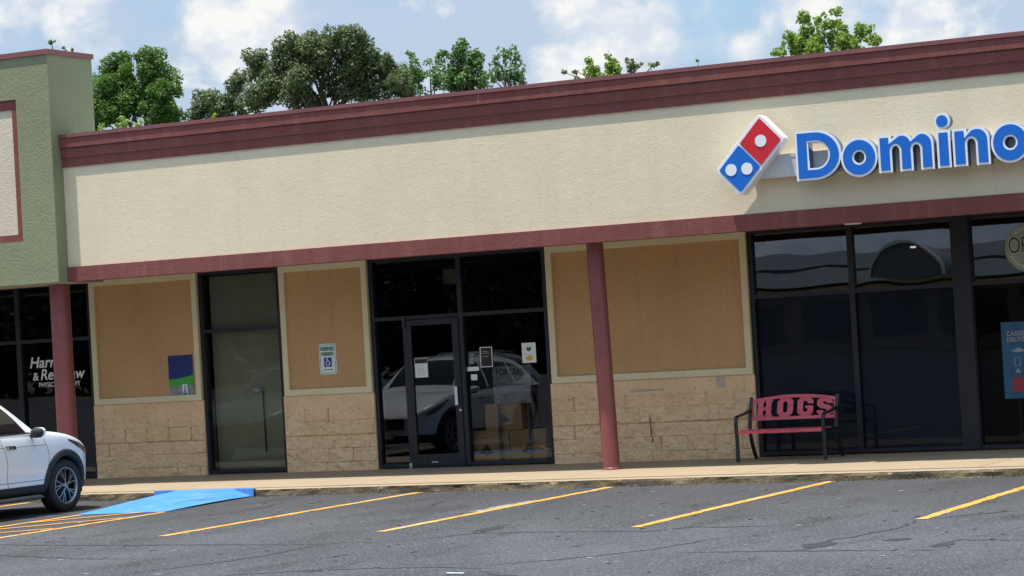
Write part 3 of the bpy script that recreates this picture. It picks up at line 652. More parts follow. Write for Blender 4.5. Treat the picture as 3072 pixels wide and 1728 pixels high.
box('pivot', 'bronze_metal', door, -5.885, -5.84, GY - 0.095, GY - 0.06, 2.06, 2.20); box('pivot', 'bright_metal', door, -5.885, -5.84, GY - 0.10, GY - 0.06, 0.0, 0.08)
mb = MB(); mb.box(-5.86, -4.96, GY - 0.10, GY + 0.08, 0.0, 0.018); mb.build('threshold', 'bronze_metal', bld)

win_right = window(bld, -0.425, 6.30, 0.02, 3.10, [(1.03, 0.075), (2.56, 0.27), (4.35, 0.075)], [2.19], lambda i, j: 'wavy_glass' if j == 1 else 'tinted_glass')
mb = MB(); mb.box(2.44, 2.68, GY - 0.085, GY - 0.058, 0.02, 3.10); mb.build('post_cover', 'dark_aluminium', win_right)
mb = MB(); mb.box(-0.37, 0.99, GY + 0.035, GY + 0.045, 0.06, 2.17); mb.box(1.07, 2.42, GY + 0.035, GY + 0.045, 0.06, 2.17); mb.build('window_film', 'interior_navy', win_right)

# interiors
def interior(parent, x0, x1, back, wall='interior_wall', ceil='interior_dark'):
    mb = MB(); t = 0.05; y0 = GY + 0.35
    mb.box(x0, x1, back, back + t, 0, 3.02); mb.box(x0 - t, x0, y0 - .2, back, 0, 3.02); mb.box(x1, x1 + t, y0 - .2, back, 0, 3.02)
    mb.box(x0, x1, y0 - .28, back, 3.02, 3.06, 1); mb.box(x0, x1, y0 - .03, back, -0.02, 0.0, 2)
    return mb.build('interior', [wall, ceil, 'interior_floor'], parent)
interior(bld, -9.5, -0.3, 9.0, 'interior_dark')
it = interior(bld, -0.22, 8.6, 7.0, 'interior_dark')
mb = MB(); mb.box(1.5, 5.6, 3.6, 3.66, 2.62, 2.98); mb.build('menu_valance', 'interior_red', bld)
def lightbox(x, y, w, d, zz=2.99):
    mb = MB(); mb.box(x, x + w, y, y + d, zz, zz + 0.025); return mb
MATS['lamp_panel'] = plain('lamp_panel', (0.8, 0.8, 0.8), 0.5, emit=((1, 0.97, 0.9), 0.55))
for x, y, w, d, zz in ((0.85, 5.4, 1.0, 0.14, 2.80), (0.85, 5.8, 1.0, 0.14, 2.72), (-5.2, 6.4, 0.5, 0.3, 2.93)):
    lightbox(x, y, w, d, zz).build('ceiling_lamp', 'lamp_panel', bld)
mb = MB(); mb.box(-5.95, -5.62, 3.6, 3.75, 2.70, 2.92); mb.build('exit_box', 'soffit_paint', bld)

# ---------------------------------------------------------------- the green building
wing = empty('corner_building', (-14, 0, 0), 'taller sage green stucco building with red cap and framed blank sign panel', 'building')
def wl(mb, name, mat, bevel=0, fix=True):
    return mb.build(name, mat, wing, (14, 0, 0), bevel, fix)
WX0, WX1, WY = -18.0, -10.24, -0.25
fx1, fz0, fz1 = -10.845, 3.655, 5.75; fx0 = -16.6
mb = MB()
mb.box(fx1, WX1, WY, 0.84, 3.02, 6.36); mb.box(WX0, fx0, WY, 0.84, 3.02, 6.36)
mb.box(fx0, fx1, WY, 0.84, 3.02, fz0); mb.box(fx0, fx1, WY, 0.84, fz1, 6.36); mb.box(fx0, fx1, WY + 0.10, 0.83, fz0, fz1)
wl(mb, 'tower_wall', 'green_stucco')
mb = MB(); mb.box(WX0 - .02, -13.2, WY - 0.025, 0.865, 6.36, 6.435); mb.box(-13.197, WX1 + 0.025, WY - 0.025, 0.865, 6.36, 6.435); wl(mb, 'parapet_cap', 'red_metal')
mb = MB(); t = 0.105; y0, y1 = WY + 0.028, WY + 0.099
mb.box(fx0, fx1, y0, y1, fz1 - 0.145, fz1); mb.box(fx0, fx1, y0, y1, fz0, fz0 + t); mb.box(fx0, fx0 + t, y0, y1, fz0 + t, fz1 - 0.145); mb.box(fx1 - t, fx1, y0, y1, fz0 + t, fz1 - 0.145)
wl(mb, 'sign_frame', 'red_stucco')
mb = MB(); mb.box(fx0 + t, fx1 - t, WY + 0.045, WY + 0.098, fz0 + t, fz1 - 0.145); wl(mb, 'sign_panel', 'wing_cream')
mb = MB(); mb.box(WX0, WX1 - 0.01, 0.84, W + 0.06, 3.10, 3.16); mb.box(WX0, WX1, WY + .02, 0.84, 3.012, 3.0195); wl(mb, 'soffit', 'soffit_paint')
mb = MB(); mb.box(WX0, BX0 - 0.02, 0.84, 13.8, 4.5, 4.7); wl(mb, 'roof', 'roof_membrane')
mb = MB(); mb.box(WX0, WX0 + .25, W, 14, LZ, 4.9); mb.box(WX0, BX0 - 0.01, 13.8, 14.0, LZ, 4.9); mb.box(-17.75, -16.4, W, W + .25, 0, 3.1); wl(mb, 'wall', 'green_stucco')
column(0, 0.150, 3.0).build('column', 'red_paint_steel', wing, (-10.77 + 14, 0.46, 0))
ww = window(wing, -16.4, -11.475, 0.02, 3.10, [(-14.35, 0.09), (-12.90, 0.09)], [2.20], 'shop_glass')
ww.location = (14, 0, 0)
io = interior(wing, -17.6, -10.4, 9.0, 'interior_dark'); io.location = (14, 0, 0)
# shop lettering on the glass
def fit_text(t, x0, x1, h, z, bold, shear):
    m_ = text_mesh(t, 1.0, 'LEFT', bold, 0.001, 1.0, shear); X = [v.co.x for v in m_.vertices]; Y_ = [v.co.y for v in m_.vertices]
    m_.transform(Matrix.Diagonal(((x1 - x0) / (max(X) - min(X)), h / (max(Y_) - min(Y_)), 0.3, 1)) @ Matrix.Translation((-min(X), -min(Y_), 0)))
    return put(m_, 'x', 'lettering_white', None, x0, GY - 0.006, z)
L = [fit_text('Harris', -12.735, -12.09, 0.175, 1.775, 0.018, 0.22), fit_text('&', -12.69, -12.575, 0.125, 1.578, 0.008, 0.1),
     fit_text('Renshaw', -12.535, -11.67, 0.175, 1.578, 0.014, 0.22), fit_text('PHYSICAL THERAPY', -12.575, -11.77, 0.075, 1.468, 0.008, 0)]
me = [o.data for o in L]; lt = merge('window_lettering', me, 'lettering_white', ww)
for o in L: bpy.data.objects.remove(o)

# ---------------------------------------------------------------- pizza sign
SY = -0.30
sign = empty('shop_sign', (2.2, 0, 3.8), 'red and blue domino tile sign with raised blue lettering on a white raceway', 'sign')
sx, sz = 2.2, 3.8
def sput(me, name, mat, y, parent=sign): return put(me, name, mat, parent, -sx, y, -sz)
mb = MB()
mb.box(0.55 - sx, 5.0 - sx, -0.15, -0.002, 3.66 - sz, 3.91 - sz); mb.box(0.55 - sx, 5.0 - sx, -0.155, -0.002, 3.905 - sz, 3.95 - sz)
mb.build('raceway', 'raceway_white', sign)
# tile: rounded rectangle, long axis leaning
c0 = Vector((0.785, 4.47)); a_ = Vector((0.156, 3.795)); b_ = Vector((0.478, 3.452)); d_ = Vector((1.108, 4.125))
def rounded_quad(P, r, n=6):
    o = []
    for i in range(4):
        p = P[i]; e1 = (P[i - 1] - p).normalized(); e2 = (P[(i + 1) % 4] - p).normalized()
        s0, s1 = p + e1 * r, p + e2 * r
        for k in range(n + 1):
            t = k / n; o.append(s0 * (1 - t) ** 2 + p * 2 * t * (1 - t) + s1 * t * t)
    return [tuple(v) for v in o]
quad = [a_, b_, d_, c0]
bodym = curve_mesh([rounded_quad(quad, 0.06)], 0.085, 0, 0.006)
tile = sput(bodym, 'logo_tile', 'logo_white', SY + 0.09)
def sub_quad(f0, f1, ins): # along long axis (a->c0), across (a->b)
    L_ = (c0 - a_); B2 = (b_ - a_); l = L_.normalized(); s_ = B2.normalized()
    p00 = a_ + L_ * f0; p10 = a_ + L_ * f1
    return [p00 + l * ins[0] + s_ * ins[2], p00 + l * ins[0] + B2 - s_ * ins[2], p10 - l * ins[1] + B2 - s_ * ins[2], p10 - l * ins[1] + s_ * ins[2]]
pip = [circ(0.789, 4.128, 0.076), circ(0.368, 3.793, 0.076), circ(0.583, 3.793, 0.076)]
sput(curve_mesh([rounded_quad(sub_quad(0.5, 1, (0.012, 0.036, 0.034)), 0.022)], 0.003), 'red_face', 'logo_red', SY - 0.006, tile)
sput(curve_mesh([rounded_quad(sub_quad(0, 0.5, (0.036, 0.012, 0.034)), 0.022)], 0.003), 'blue_face', 'logo_blue', SY - 0.006, tile)
for q in pip: sput(curve_mesh([q], 0.003), 'pip', 'logo_white', SY - 0.012, tile)
# letters
def D_():
    o = [(1.246, 3.583), (1.48, 3.583)] + arc(1.50, 3.8895, 0.335, 0.3065, -88, 88, 24) + [(1.48, 4.197), (1.246, 4.197)]
    i = [(1.418, 3.733), (1.50, 3.733)] + arc(1.51, 3.8895, 0.158, 0.157, -88, 88, 18) + [(1.50, 4.046), (1.418, 4.046)]
    return [o, i[::-1]]
def O_(cx, cz, ro, ri, hz): return [circ(cx, cz, ro, 40, hz), circ(cx, cz, ri, 28, ri * 1.03)[::-1]]
zb, zt = 3.598, 4.048
def m_poly():
    o = [(2.321, zb), (2.487, zb), (2.487, 3.82)] + arc(2.541, 3.855, 0.054, 0.062, 180, 0, 12) + [(2.592, zb), (2.755, zb), (2.755, 3.82)]
    o += arc(2.806, 3.855, 0.054, 0.062, 180, 0, 12) + [(2.857, zb), (3.022, zb), (3.022, 3.90)] + arc(2.882, 3.90, 0.14, 0.158, 0, 130, 14)
    o += [(2.742, 3.985)] + arc(2.625, 3.90, 0.14, 0.158, 40, 130, 10) + [(2.479, 3.985), (2.479, zt), (2.321, zt)]
    return [o]
def n_poly(x):
    o = [(x, zb), (x + 0.170, zb), (x + 0.170, 3.83)] + arc(x + 0.228, 3.865, 0.058, 0.062, 180, 0, 12) + [(x + 0.286, zb), (x + 0.452, zb), (x + 0.452, 3.90)]
    o += arc(x + 0.30, 3.90, 0.152, 0.158, 0, 130, 14) + [(x + 0.163, 3.98), (x + 0.163, zt), (x, zt)]
    return [o]

def inset(P, d):
    n = len(P); area = sum(P[i][0] * P[(i + 1) % n][1] - P[(i + 1) % n][0] * P[i][1] for i in range(n)); sg = 1 if area > 0 else -1
    o = []
    for i in range(n):
        a, b, c = Vector(P[i - 1]), Vector(P[i]), Vector(P[(i + 1) % n])
        if (b - a).length < 1e-5 or (c - b).length < 1e-5: continue
        e1, e2 = (b - a).normalized(), (c - b).normalized(); n1 = Vector((-e1.y, e1.x)) * sg; n2 = Vector((-e2.y, e2.x)) * sg
        m_ = (n1 + n2); k = max(0.35, 1 + n1.dot(n2)); o.append(tuple(b + m_ * d / k))
    return o
letters = [D_(), O_(2.069, 3.813, 0.233, 0.066, 0.240), m_poly(), [[(3.07, zb), (3.235, zb), (3.232, zt), (3.07, zt)]], n_poly(3.269), O_(3.976, 3.835, 0.233, 0.066, 0.242)]
letters[3].append(circ(3.147, 4.166, 0.096, 32))
letters.append([[(4.27, 3.93), (4.35, 3.93), (4.40, 4.24), (4.27, 4.24)]])
for ps in letters:
    b = sput(curve_mesh(ps, 0.067), 'letter', 'return_blue', SY + 0.075)
    hole = [False, True] if len(ps) == 2 and ps is not letters[3] else [False] * len(ps)
    sput(curve_mesh([inset(q, -0.004 if not h else -0.004) for q, h in zip(ps, hole)], 0.008), 'letter_trim', 'logo_white', SY, b)
    sput(curve_mesh([inset(q, 0.024 if not h else -0.026) for q, h in zip(ps, hole)], 0.003), 'letter_face', 'logo_blue', SY - 0.0105, b)
b = sput(text_mesh('s', 0.80, 'CENTER', 0.030, 0.067), 'letter', 'return_blue', SY + 0.075)
for o, dx in ((b, 4.62),):
    o.data.transform(Matrix.Translation((dx, 0, 3.83)))
t_ = sput(text_mesh('s', 0.80, 'CENTER', 0.035, 0.008), 'letter_trim', 'logo_white', SY, b); t_.data.transform(Matrix.Translation((4.62, 0, 3.83)))
t_ = sput(text_mesh('s', 0.80, 'CENTER', 0.008, 0.003), 'letter_face', 'logo_blue', SY - 0.0105, b); t_.data.transform(Matrix.Translation((4.62, 0, 3.83)))

# ---------------------------------------------------------------- flat signs and notices
def flat(name, x0, x1, z0, z1, y, t, mat, label, cat, r=0.0, group=None):
    """thin board facing -Y at front face y; returns the object with its origin on the board's middle"""
    cx, cz = (x0 + x1) / 2, (z0 + z1) / 2
    P = rrect(x0 - cx, x1 - cx, z0 - cz, z1 - cz, r) if r else [(x0 - cx, z0 - cz), (x1 - cx, z0 - cz), (x1 - cx, z1 - cz), (x0 - cx, z1 - cz)]
    o = MB().prism(P, 0, t).build(name, mat, loc=(cx, y, cz)); tag(o, label, cat, group); return o
def on(o, name, mat, P, lift=0.0015):          # printed shape lying on a board, in board coordinates
    return MB().prism(P, -lift, 0.0005).build(name, mat, o)
def rc(x0, x1, z0, z1): return [(x0, z0), (x1, z0), (x1, z1), (x0, z1)]
def ontext(o, s, size, mat, x, z, bold=0.0, xs=1.0, align='CENTER', lift=0.003, name='lettering', sp=1.0):
    me = text_mesh(s, size, align, bold, 0.0008, xs, 0, sp); return put(me, name, mat, o, x, -lift, z)
PY = W + 0.012
ps = flat('parking_sign', -7.330, -7.036, 1.440, 1.896, PY - 0.006, 0.004, 'sign_white', 'small white reserved parking sign with green lettering and a blue wheelchair square', 'parking sign', 0.03)
def ringpts(w, h, t, r):  # thin border as four strips
    return [rc(-w, w, h - t, h), rc(-w, w, -h, -h + t), rc(-w, -w + t, -h + t, h - t), rc(w - t, w, -h + t, h - t)]
mb = MB()
for q in ringpts(0.131, 0.212, 0.006, 0): mb.prism(q, -0.0015, 0.0005)
mb.build('border', 'ink_green', ps)
ontext(ps, 'RESERVED', 0.076, 'ink_green', 0, 0.150, 0.003, 0.66); ontext(ps, 'PARKING', 0.076, 'ink_green', 0, 0.073, 0.003, 0.66)
bl = on(ps, 'symbol_square', 'sign_blue', rrect(-0.068, 0.068, -0.118, 0.022, 0.006))
mb = MB(); yy = -0.0035
mb.prism(circ(-0.012, 0.004, 0.0115, 14), yy, 0); mb.prism([(-0.020, -0.006), (-0.006, -0.006), (-0.002, -0.045), (0.022, -0.045), (0.036, -0.085), (0.050, -0.080), (0.047, -0.070), (0.040, -0.072), (0.029, -0.034), (-0.004, -0.034), (-0.005, -0.026), (0.016, -0.026), (0.016, -0.018), (-0.008, -0.018), (-0.012, -0.045), (-0.022, -0.045)], yy, 0)
ring = arc(-0.004, -0.066, 0.037, 0.037, 120, 385, 24); inn = arc(-0.004, -0.066, 0.026, 0.026, 385, 120, 24); mb.prism(ring + inn, yy - 0.0004, 0)
mb.build('wheelchair_symbol', 'sign_white', bl)
on(ps, 'arrow', 'ink_green', [(-0.085, -0.160), (-0.060, -0.146), (-0.060, -0.155), (0.060, -0.155), (0.060, -0.146), (0.085, -0.160), (0.060, -0.174), (0.060, -0.165), (-0.060, -0.165), (-0.060, -0.174)])

bd = flat('sign_board', -10.040, -9.590, 1.232, 1.850, PY - 0.010, 0.008, 'board_grey', 'small notice board in navy, green and grey bands on the leftmost tan panel', 'sign board')
cv = [(-0.224 + 0.448 * i / 12, -0.058 + 0.018 * (i / 12) + 0.045 * (i / 12) ** 3) for i in range(13)]
on(bd, 'navy_band', 'board_navy', cv + [(0.224, 0.308), (-0.224, 0.308)])
on(bd, 'green_band', 'board_green', [(-0.224, -0.170), (0.224, -0.162)] + cv[::-1])
ontext(bd, 'for leasing information', 0.030, 'board_grey', 0.03, 0.065, 0, 0.8) if False else on(bd, 'faint_line', 'board_grey', [(-0.08, 0.030), (0.11, 0.038), (0.11, 0.043), (-0.08, 0.035)])
pq = MB().prism(rc(-0.045, 0.045, -0.085, 0.085), -0.022, -0.002).build('plaque', 'sign_white', bd, (0.075, 0, -0.225))
MB().prism(rc(-0.036, 0.036, -0.078, -0.045), -0.024, -0.021).build('plaque_band', 'sticker_blue', pq)
MB().prism([(-0.012, 0.0), (0.010, 0.0), (0.016, 0.02), (0.006, 0.045), (0.012, 0.062), (-0.006, 0.07), (-0.012, 0.05), (-0.002, 0.03)], -0.024, -0.021).build('torch_mark', 'sticker_blue', pq)
MB().prism(rc(-0.020, 0.020, -0.018, -0.008), -0.024, -0.021).build('base_mark', 'sticker_blue', pq)
put(text_mesh('BBB', 0.028, 'CENTER', 0.001, 0.001), 'lettering', 'sticker_blue', pq, 0, -0.0235, -0.03)

GF = GY - 0.007       # outer face of the glass
nt1 = flat('paper_notice', -5.730, -5.505, 1.318, 1.612, GY - 0.062, 0.002, 'ink_grey', 'pale printed notice with a dark heading taped to the door glass', 'notice')
on(nt1, 'sheet', 'paper', rc(-0.100, 0.100, -0.138, 0.060)); on(nt1, 'heading', 'ink_black', rc(-0.100, 0.100, 0.068, 0.125))
mb = MB(); [mb.prism(rc(-0.08, random.uniform(0.03, 0.085), 0.04 - 0.024 * i - 0.006, 0.04 - 0.024 * i), -0.0025, 0) for i in range(7)]; mb.build('printed_lines', 'ink_grey', nt1)
nt2 = flat('paper_notice', -3.985, -3.762, 1.455, 1.742, GF - 0.012, 0.002, 'paper', 'white paper notice with a yellow blot taped to the glass right of the door', 'notice')
on(nt2, 'yellow_print', 'ink_yellow', [(-0.06, -0.085), (-0.035, -0.105), (0.0, -0.115), (0.05, -0.10), (0.065, -0.075), (0.04, -0.05), (0.02, -0.03), (-0.01, -0.045), (-0.04, -0.06)])
on(nt2, 'crest_print', 'ink_green', [(-0.035, 0.035), (0.0, 0.015), (0.035, 0.04), (0.04, 0.078), (-0.04, 0.08)]); on(nt2, 'rule', 'ink_grey', rc(-0.075, 0.075, -0.022, -0.018)); on(nt2, 'rule', 'ink_grey', rc(-0.06, 0.05, 0.10, 0.104))
nt3 = flat('framed_notice', -4.665, -4.468, 1.425, 1.715, GF - 0.004, 0.002, 'ink_black', 'black notice with a thin white border on the glass beside the door', 'notice')
mb = MB(); [mb.prism(q, -0.003, 0) for q in ringpts(0.0985, 0.145, 0.010, 0)]; mb.build('border', 'paper', nt3)
mb = MB(); [mb.prism(rc(-0.07, e, z, z + 0.010), -0.002, 0) for e, z in ((0.02, 0.075), (0.045, 0.050), (0.03, 0.005))]; mb.build('printed_lines', 'ink_grey', nt3)
flat('glass_sticker', -4.890, -4.700, 1.378, 1.438, GF - 0.003, 0.002, 'paper', 'narrow blank white strip stuck to the glass beside the door', 'sticker')
s2 = flat('glass_sticker', -4.835, -4.735, 1.245, 1.328, GF - 0.003, 0.002, 'sign_white', 'small square white sticker with a pale teal mark below the white strip', 'sticker')
on(s2, 'teal_print', 'sticker_pale', [(-0.025, -0.022), (0.03, -0.020), (0.02, 0.01), (0.0, 0.022), (-0.02, 0.0)])
for k, (z, lb) in enumerate(((1.590, 'topmost of three small grey card logo stickers left of the framed notice'), (1.538, 'middle one of three small grey card logo stickers left of the framed notice'), (1.482, 'lowest of three small grey card logo stickers left of the framed notice'))):
    q = flat('card_sticker', -4.828, -4.772, z, z + 0.036, GF - 0.003, 0.002, 'ink_grey', lb, 'sticker', 0, 'card logo stickers on the glass')
    on(q, 'print', 'cardboard' if k == 1 else 'ink_black', rc(-0.02, 0.02, -0.004, 0.002))
# lease sign and boxes behind the glass
ls = flat('lease_sign', -4.53, -3.93, 0.88, 1.42, GY + 0.085, 0.004, 'ink_grey', 'grey for lease sign standing inside the glass right of the door', 'sign')
on(ls, 'sheet', 'board_grey', rc(-0.285, 0.285, -0.255, 0.255)); ontext(ls, 'FOR LEASE', 0.125, 'ink_black', 0.0, 0.185, 0.003, 0.82)
[MB().box(x, x + .04, 0.004, 0.024, -1.15, -0.27).build('stake', 'interior_wall', ls) for x in (-.26, .22)]
def carton(x0, x1, z0, z1, y, rot, label):
    w, h, d = (x1 - x0) / 2, z1 - z0, 0.22
    o = MB().box(-w, w, -d, d, 0, h).build('cardboard_box', 'cardboard', None, ((x0 + x1) / 2, y, z0), bevel=0.006); o.rotation_euler = (0, 0, R(rot)); tag(o, label, 'box', 'cartons inside the entry window')
    mb = MB(); mb.box(-0.03, 0.03, -d - 0.001, d + 0.001, h - 0.07, h + 0.001); mb.box(-w * .9, w * .9, -.004, .004, h - .001, h + 0.0015); mb.build('packing_tape', 'tan_stucco', o)
    MB().prism([(-0.11, h * .35), (0.0, h * .28), (0.11, h * .36), (0.0, h * .62)], -d - 0.002, -d + 0.001).build('printed_mark', 'bark', o)
carton(-5.10, -4.38, 0.0, 0.50, GY + 0.36, 4, 'lower wider brown carton on the floor inside the entry window')
carton(-4.72, -4.10, 0.50, 0.88, GY + 0.37, -5, 'upper brown carton resting on another box inside the entry window') 
carton(-4.35, -3.75, 0.0, 0.50, GY + 0.38, -3, 'brown carton at floor level nearest the paper notice inside the entry window')
# open disc and delivery poster at the right
od = MB().prism(circ(0, 0, 0.312, 48), 0, 0.004).build('open_sign', 'disc_grey', loc=(3.45, GY - 0.012, 2.615)); tag(od, 'round grey green open sign on the upper right shop window', 'sign')
mb = MB(); mb.lathe([(0.306, -0.002), (0.314, -0.002), (0.314, 0.002)], (0, 0, 0), axis='y', seg=48); mb.build('rim', 'board_grey', od)
ontext(od, 'OPEN', 0.30, 'disc_ink', 0.0, 0.03, 0.012, 0.68); ontext(od, 'OPEN', 0.30, 'ink_black', 0.0, 0.03, 0.000, 0.68, lift=0.005)
rnd = random.Random(3); mb = MB()
def ornament(a):
    mb = MB()
    for a in a: _orn(mb, a)
    mb.build('rim_ornament', 'disc_ink', od)
def _orn(mb, a):
    cx, cz = 0.255 * math.cos(R(a)), 0.255 * math.sin(R(a)); t_ = Vector((-math.sin(R(a)), math.cos(R(a)))); nn = Vector((math.cos(R(a)), math.sin(R(a))))
    P = [Vector((cx, cz)) + t_ * u * 0.016 + nn * v * 0.019 for u, v in ((-1, -1), (1, -1), (rnd.uniform(.2, 1), 1), (rnd.uniform(-1, 0), 1))]; mb.prism([tuple(q) for q in P], -0.002, 0.0005)
ornament(range(205, 336, 9)); ornament(range(50, 131, 11))
mb = MB(); mb.prism([(0.02, -0.16), (0.09, -0.10), (0.14, -0.16), (0.08, -0.21)], -0.002, 0.0005); mb.build('arrow_mark', 'disc_ink', od)
po = flat('window_poster', 3.02, 3.75, 0.66, 1.66, GY - 0.010, 0.003, 'poster_blue', 'dim blue carside delivery poster with a red band on the right shop window', 'poster')
ontext(po, 'CARSIDE', 0.085, 'poster_ink', -0.295, 0.345, 0.003, 0.82, 'LEFT', sp=1.15); ontext(po, 'DELIVERY', 0.085, 'poster_ink', -0.295, 0.268, 0.003, 0.82, 'LEFT', sp=1.15)
on(po, 'red_band', 'poster_red', [(-0.26, -0.42), (0.35, -0.40), (0.35, -0.20), (-0.245, -0.23)])
on(po, 'car_icon', 'poster_ink', [(-0.25, 0.12), (-0.16, 0.10), (-0.07, 0.115), (-0.10, 0.145), (-0.15, 0.165), (-0.20, 0.14)])
mb = MB(); [mb.prism([(x - 0.17, z - 0.02) for x, z in q], -0.002, 0) for q in ringpts(0.04, 0.055, 0.008, 0)]; mb.build('frame_icon', 'poster_ink', po)
on(po, 'triangle_icon', 'poster_ink', [(-0.21, -0.165), (-0.13, -0.165), (-0.17, -0.105)]); on(po, 'figure_icon', 'poster_ink', [(-0.09, -0.34), (-0.07, -0.28), (-0.05, -0.34), (-0.06, -0.36)], 0.004)
# steel table inside, below the poster
tb = empty('prep_table', (3.7, GY + 0.9, 0), 'dim grey steel table behind the right shop window under the poster', 'table')
MB().box(-0.7, 0.7, -0.3, 0.3, 0.70, 0.74).build('tabletop', 'bright_metal', tb)
for x in (-0.66, 0.66):
    for y in (-0.26, 0.26): MB().box(x - .02, x + .02, y - .02, y + .02, 0, 0.70).build('leg', 'bronze_metal', tb)

# ---------------------------------------------------------------- bench
bx = 0.265
bn = empty('bench', (bx, 1.45, 0), 'red metal bench with HOGS cut into the backrest and dark iron arms', 'bench')
def bow(t): return 0.055 * (1 - (2 * t - 1) ** 2)          # arched top rail
BZ0, BZ1, HX = 0.525, 0.80, 0.595
def by(z): return 0.155 + 0.16 * (z - 0.40) / 0.45         # backrest leans back
def back_prism(mb, P, th=0.014):
    tri = geometry.tessellate_polygon([[Vector((p[0], p[1], 0)) for p in P]]); n = len(P)
    vs = [(p[0], by(p[1]), p[1]) for p in P] + [(p[0], by(p[1]) + th, p[1]) for p in P]
    fs = [tuple(t) for t in tri] + [tuple(n + i for i in reversed(t)) for t in tri] + [(i, (i + 1) % n, n + (i + 1) % n, n + i) for i in range(n)]
    mb.add(vs, fs)
mb = MB(); n = 20; fr = 0.042
topo = [(-HX + 2 * HX * i / n, BZ1 + bow(i / n)) for i in range(n + 1)]; topi = [(x, z - fr) for x, z in topo]
back_prism(mb, topo + topi[::-1]); back_prism(mb, rc(-HX, HX, BZ0, BZ0 + fr))
zz = lambda x: BZ1 - fr + bow((x + HX) / (2 * HX)) + 0.004
back_prism(mb, [(-HX, BZ0 + fr), (-HX + 0.028, BZ0 + fr), (-HX + 0.028, zz(-HX + .028)), (-HX, zz(-HX))]); back_prism(mb, [(HX - 0.028, BZ0 + fr), (HX, BZ0 + fr), (HX, zz(HX)), (HX - 0.028, zz(HX - .028))])
mb.build('backrest_frame', 'bench_red', bn)
def block_letter(P, cx, w):
    """unit-square polygon -> letter standing between the rails"""
    o = []
    for u, v in P:
        x = cx + (u - 0.5) * w; z0 = BZ0 + fr - 0.003; o.append((x, z0 + v * (zz(x) + 0.002 - z0)))
    return o
s_ = 0.30; H_ = [(0, 0), (.46, 0), (.46, .16), (.40, .16), (.40, .40), (.60, .40), (.60, .16), (.54, .16), (.54, 0), (1, 0), (1, .16), (.92, .16), (.92, .84), (1, .84), (1, 1), (.54, 1), (.54, .84), (.60, .84), (.60, .60), (.40, .60), (.40, .84), (.46, .84), (.46, 1), (0, 1), (0, .84), (.08, .84), (.08, .16), (0, .16)]
O1 = [(.24, 0), (.76, 0), (1, .2), (1, .8), (.76, 1), (.24, 1), (0, .8), (0, .2)]
Oh = [(.42, .22), (.36, .28), (.36, .72), (.42, .78), (.58, .78), (.64, .72), (.64, .28), (.58, .22)]
O_poly = O1[:4] + [(.76, 1), (.5, 1), (.5, .78)] ; 
Oleft = [(.24, 0), (.5, 0), (.5, .22), (.42, .22), (.36, .28), (.36, .72), (.42, .78), (.5, .78), (.5, 1), (.24, 1), (0, .8), (0, .2)]
Oright = [(1 - u, v) for u, v in Oleft][::-1]
G_ = [(.24, 0), (.80, 0), (1, .18), (1, .54), (.50, .54), (.50, .40), (.64, .40), (.64, .28), (.58, .22), (.42, .22), (.36, .28), (.36, .72), (.42, .78), (.58, .78), (.64, .72), (.64, .66), (1, .66), (1, .82), (.78, 1), (.24, 1), (0, .8), (0, .2)]
S_ = [(.22, 0), (.78, 0), (1, .17), (1, .45), (.80, .60), (.42, .66), (.36, .71), (.42, .79), (.58, .79), (.64, .73), (1, .73), (1, .84), (.78, 1), (.22, 1), (0, .83), (0, .56), (.20, .42), (.58, .36), (.64, .29), (.58, .21), (.42, .21), (.36, .28), (0, .28), (0, .17)]
for nm, parts, cx in (('H', [H_], -0.412), ('O', [Oleft, Oright], -0.118), ('G', [G_], 0.168), ('S', [S_], 0.445)):
    mb = MB(); [back_prism(mb, block_letter(P, cx, 0.226)) for P in parts]; mb.build('letter_cutout', 'bench_red', bn)
mb = MB()       # seat of slats
sl = [(-0.29, 0.405), (-0.20, 0.415), (-0.11, 0.412), (-0.02, 0.408), (0.07, 0.410)]
for y, z in sl: mb.box(-0.585, 0.585, y - 0.038, y + 0.038, z - 0.012, z + 0.006)
mb.box(-0.585, 0.585, -0.332, -0.318, 0.375, 0.412)
mb.build('seat', 'bench_red', bn, bevel=0.003)
for sx_ in (-1, 1):
    X = sx_ * 0.612
    f_ = [(X, -0.315, 0.0), (X, -0.305, 0.15), (X, -0.300, 0.30), (X, -0.315, 0.44), (X, -0.318, 0.53), (X, -0.300, 0.585), (X, -0.255, 0.608), (X, -0.15, 0.615), (X, 0.0, 0.628), (X, 0.12, 0.650), (X, 0.215, 0.668)]
    MB().tube(f_, 0, flat=(0.046, 0.024)).build('front_leg', 'bench_iron', bn)
    r_ = [(X, 0.375, 0.0), (X, 0.30, 0.10), (X, 0.225, 0.24), (X, 0.185, 0.40), (X, 0.205, 0.52), (X, 0.25, 0.66), (X, 0.300, 0.80), (X, 0.312, 0.835)]
    MB().tube(r_, 0, flat=(0.046, 0.022)).build('rear_leg', 'bench_iron', bn)
    MB().tube([(X, -0.30, 0.392), (X, 0.0, 0.396), (X, 0.19, 0.400)], 0, flat=(0.030, 0.022)).build('seat_rail', 'bench_iron', bn)

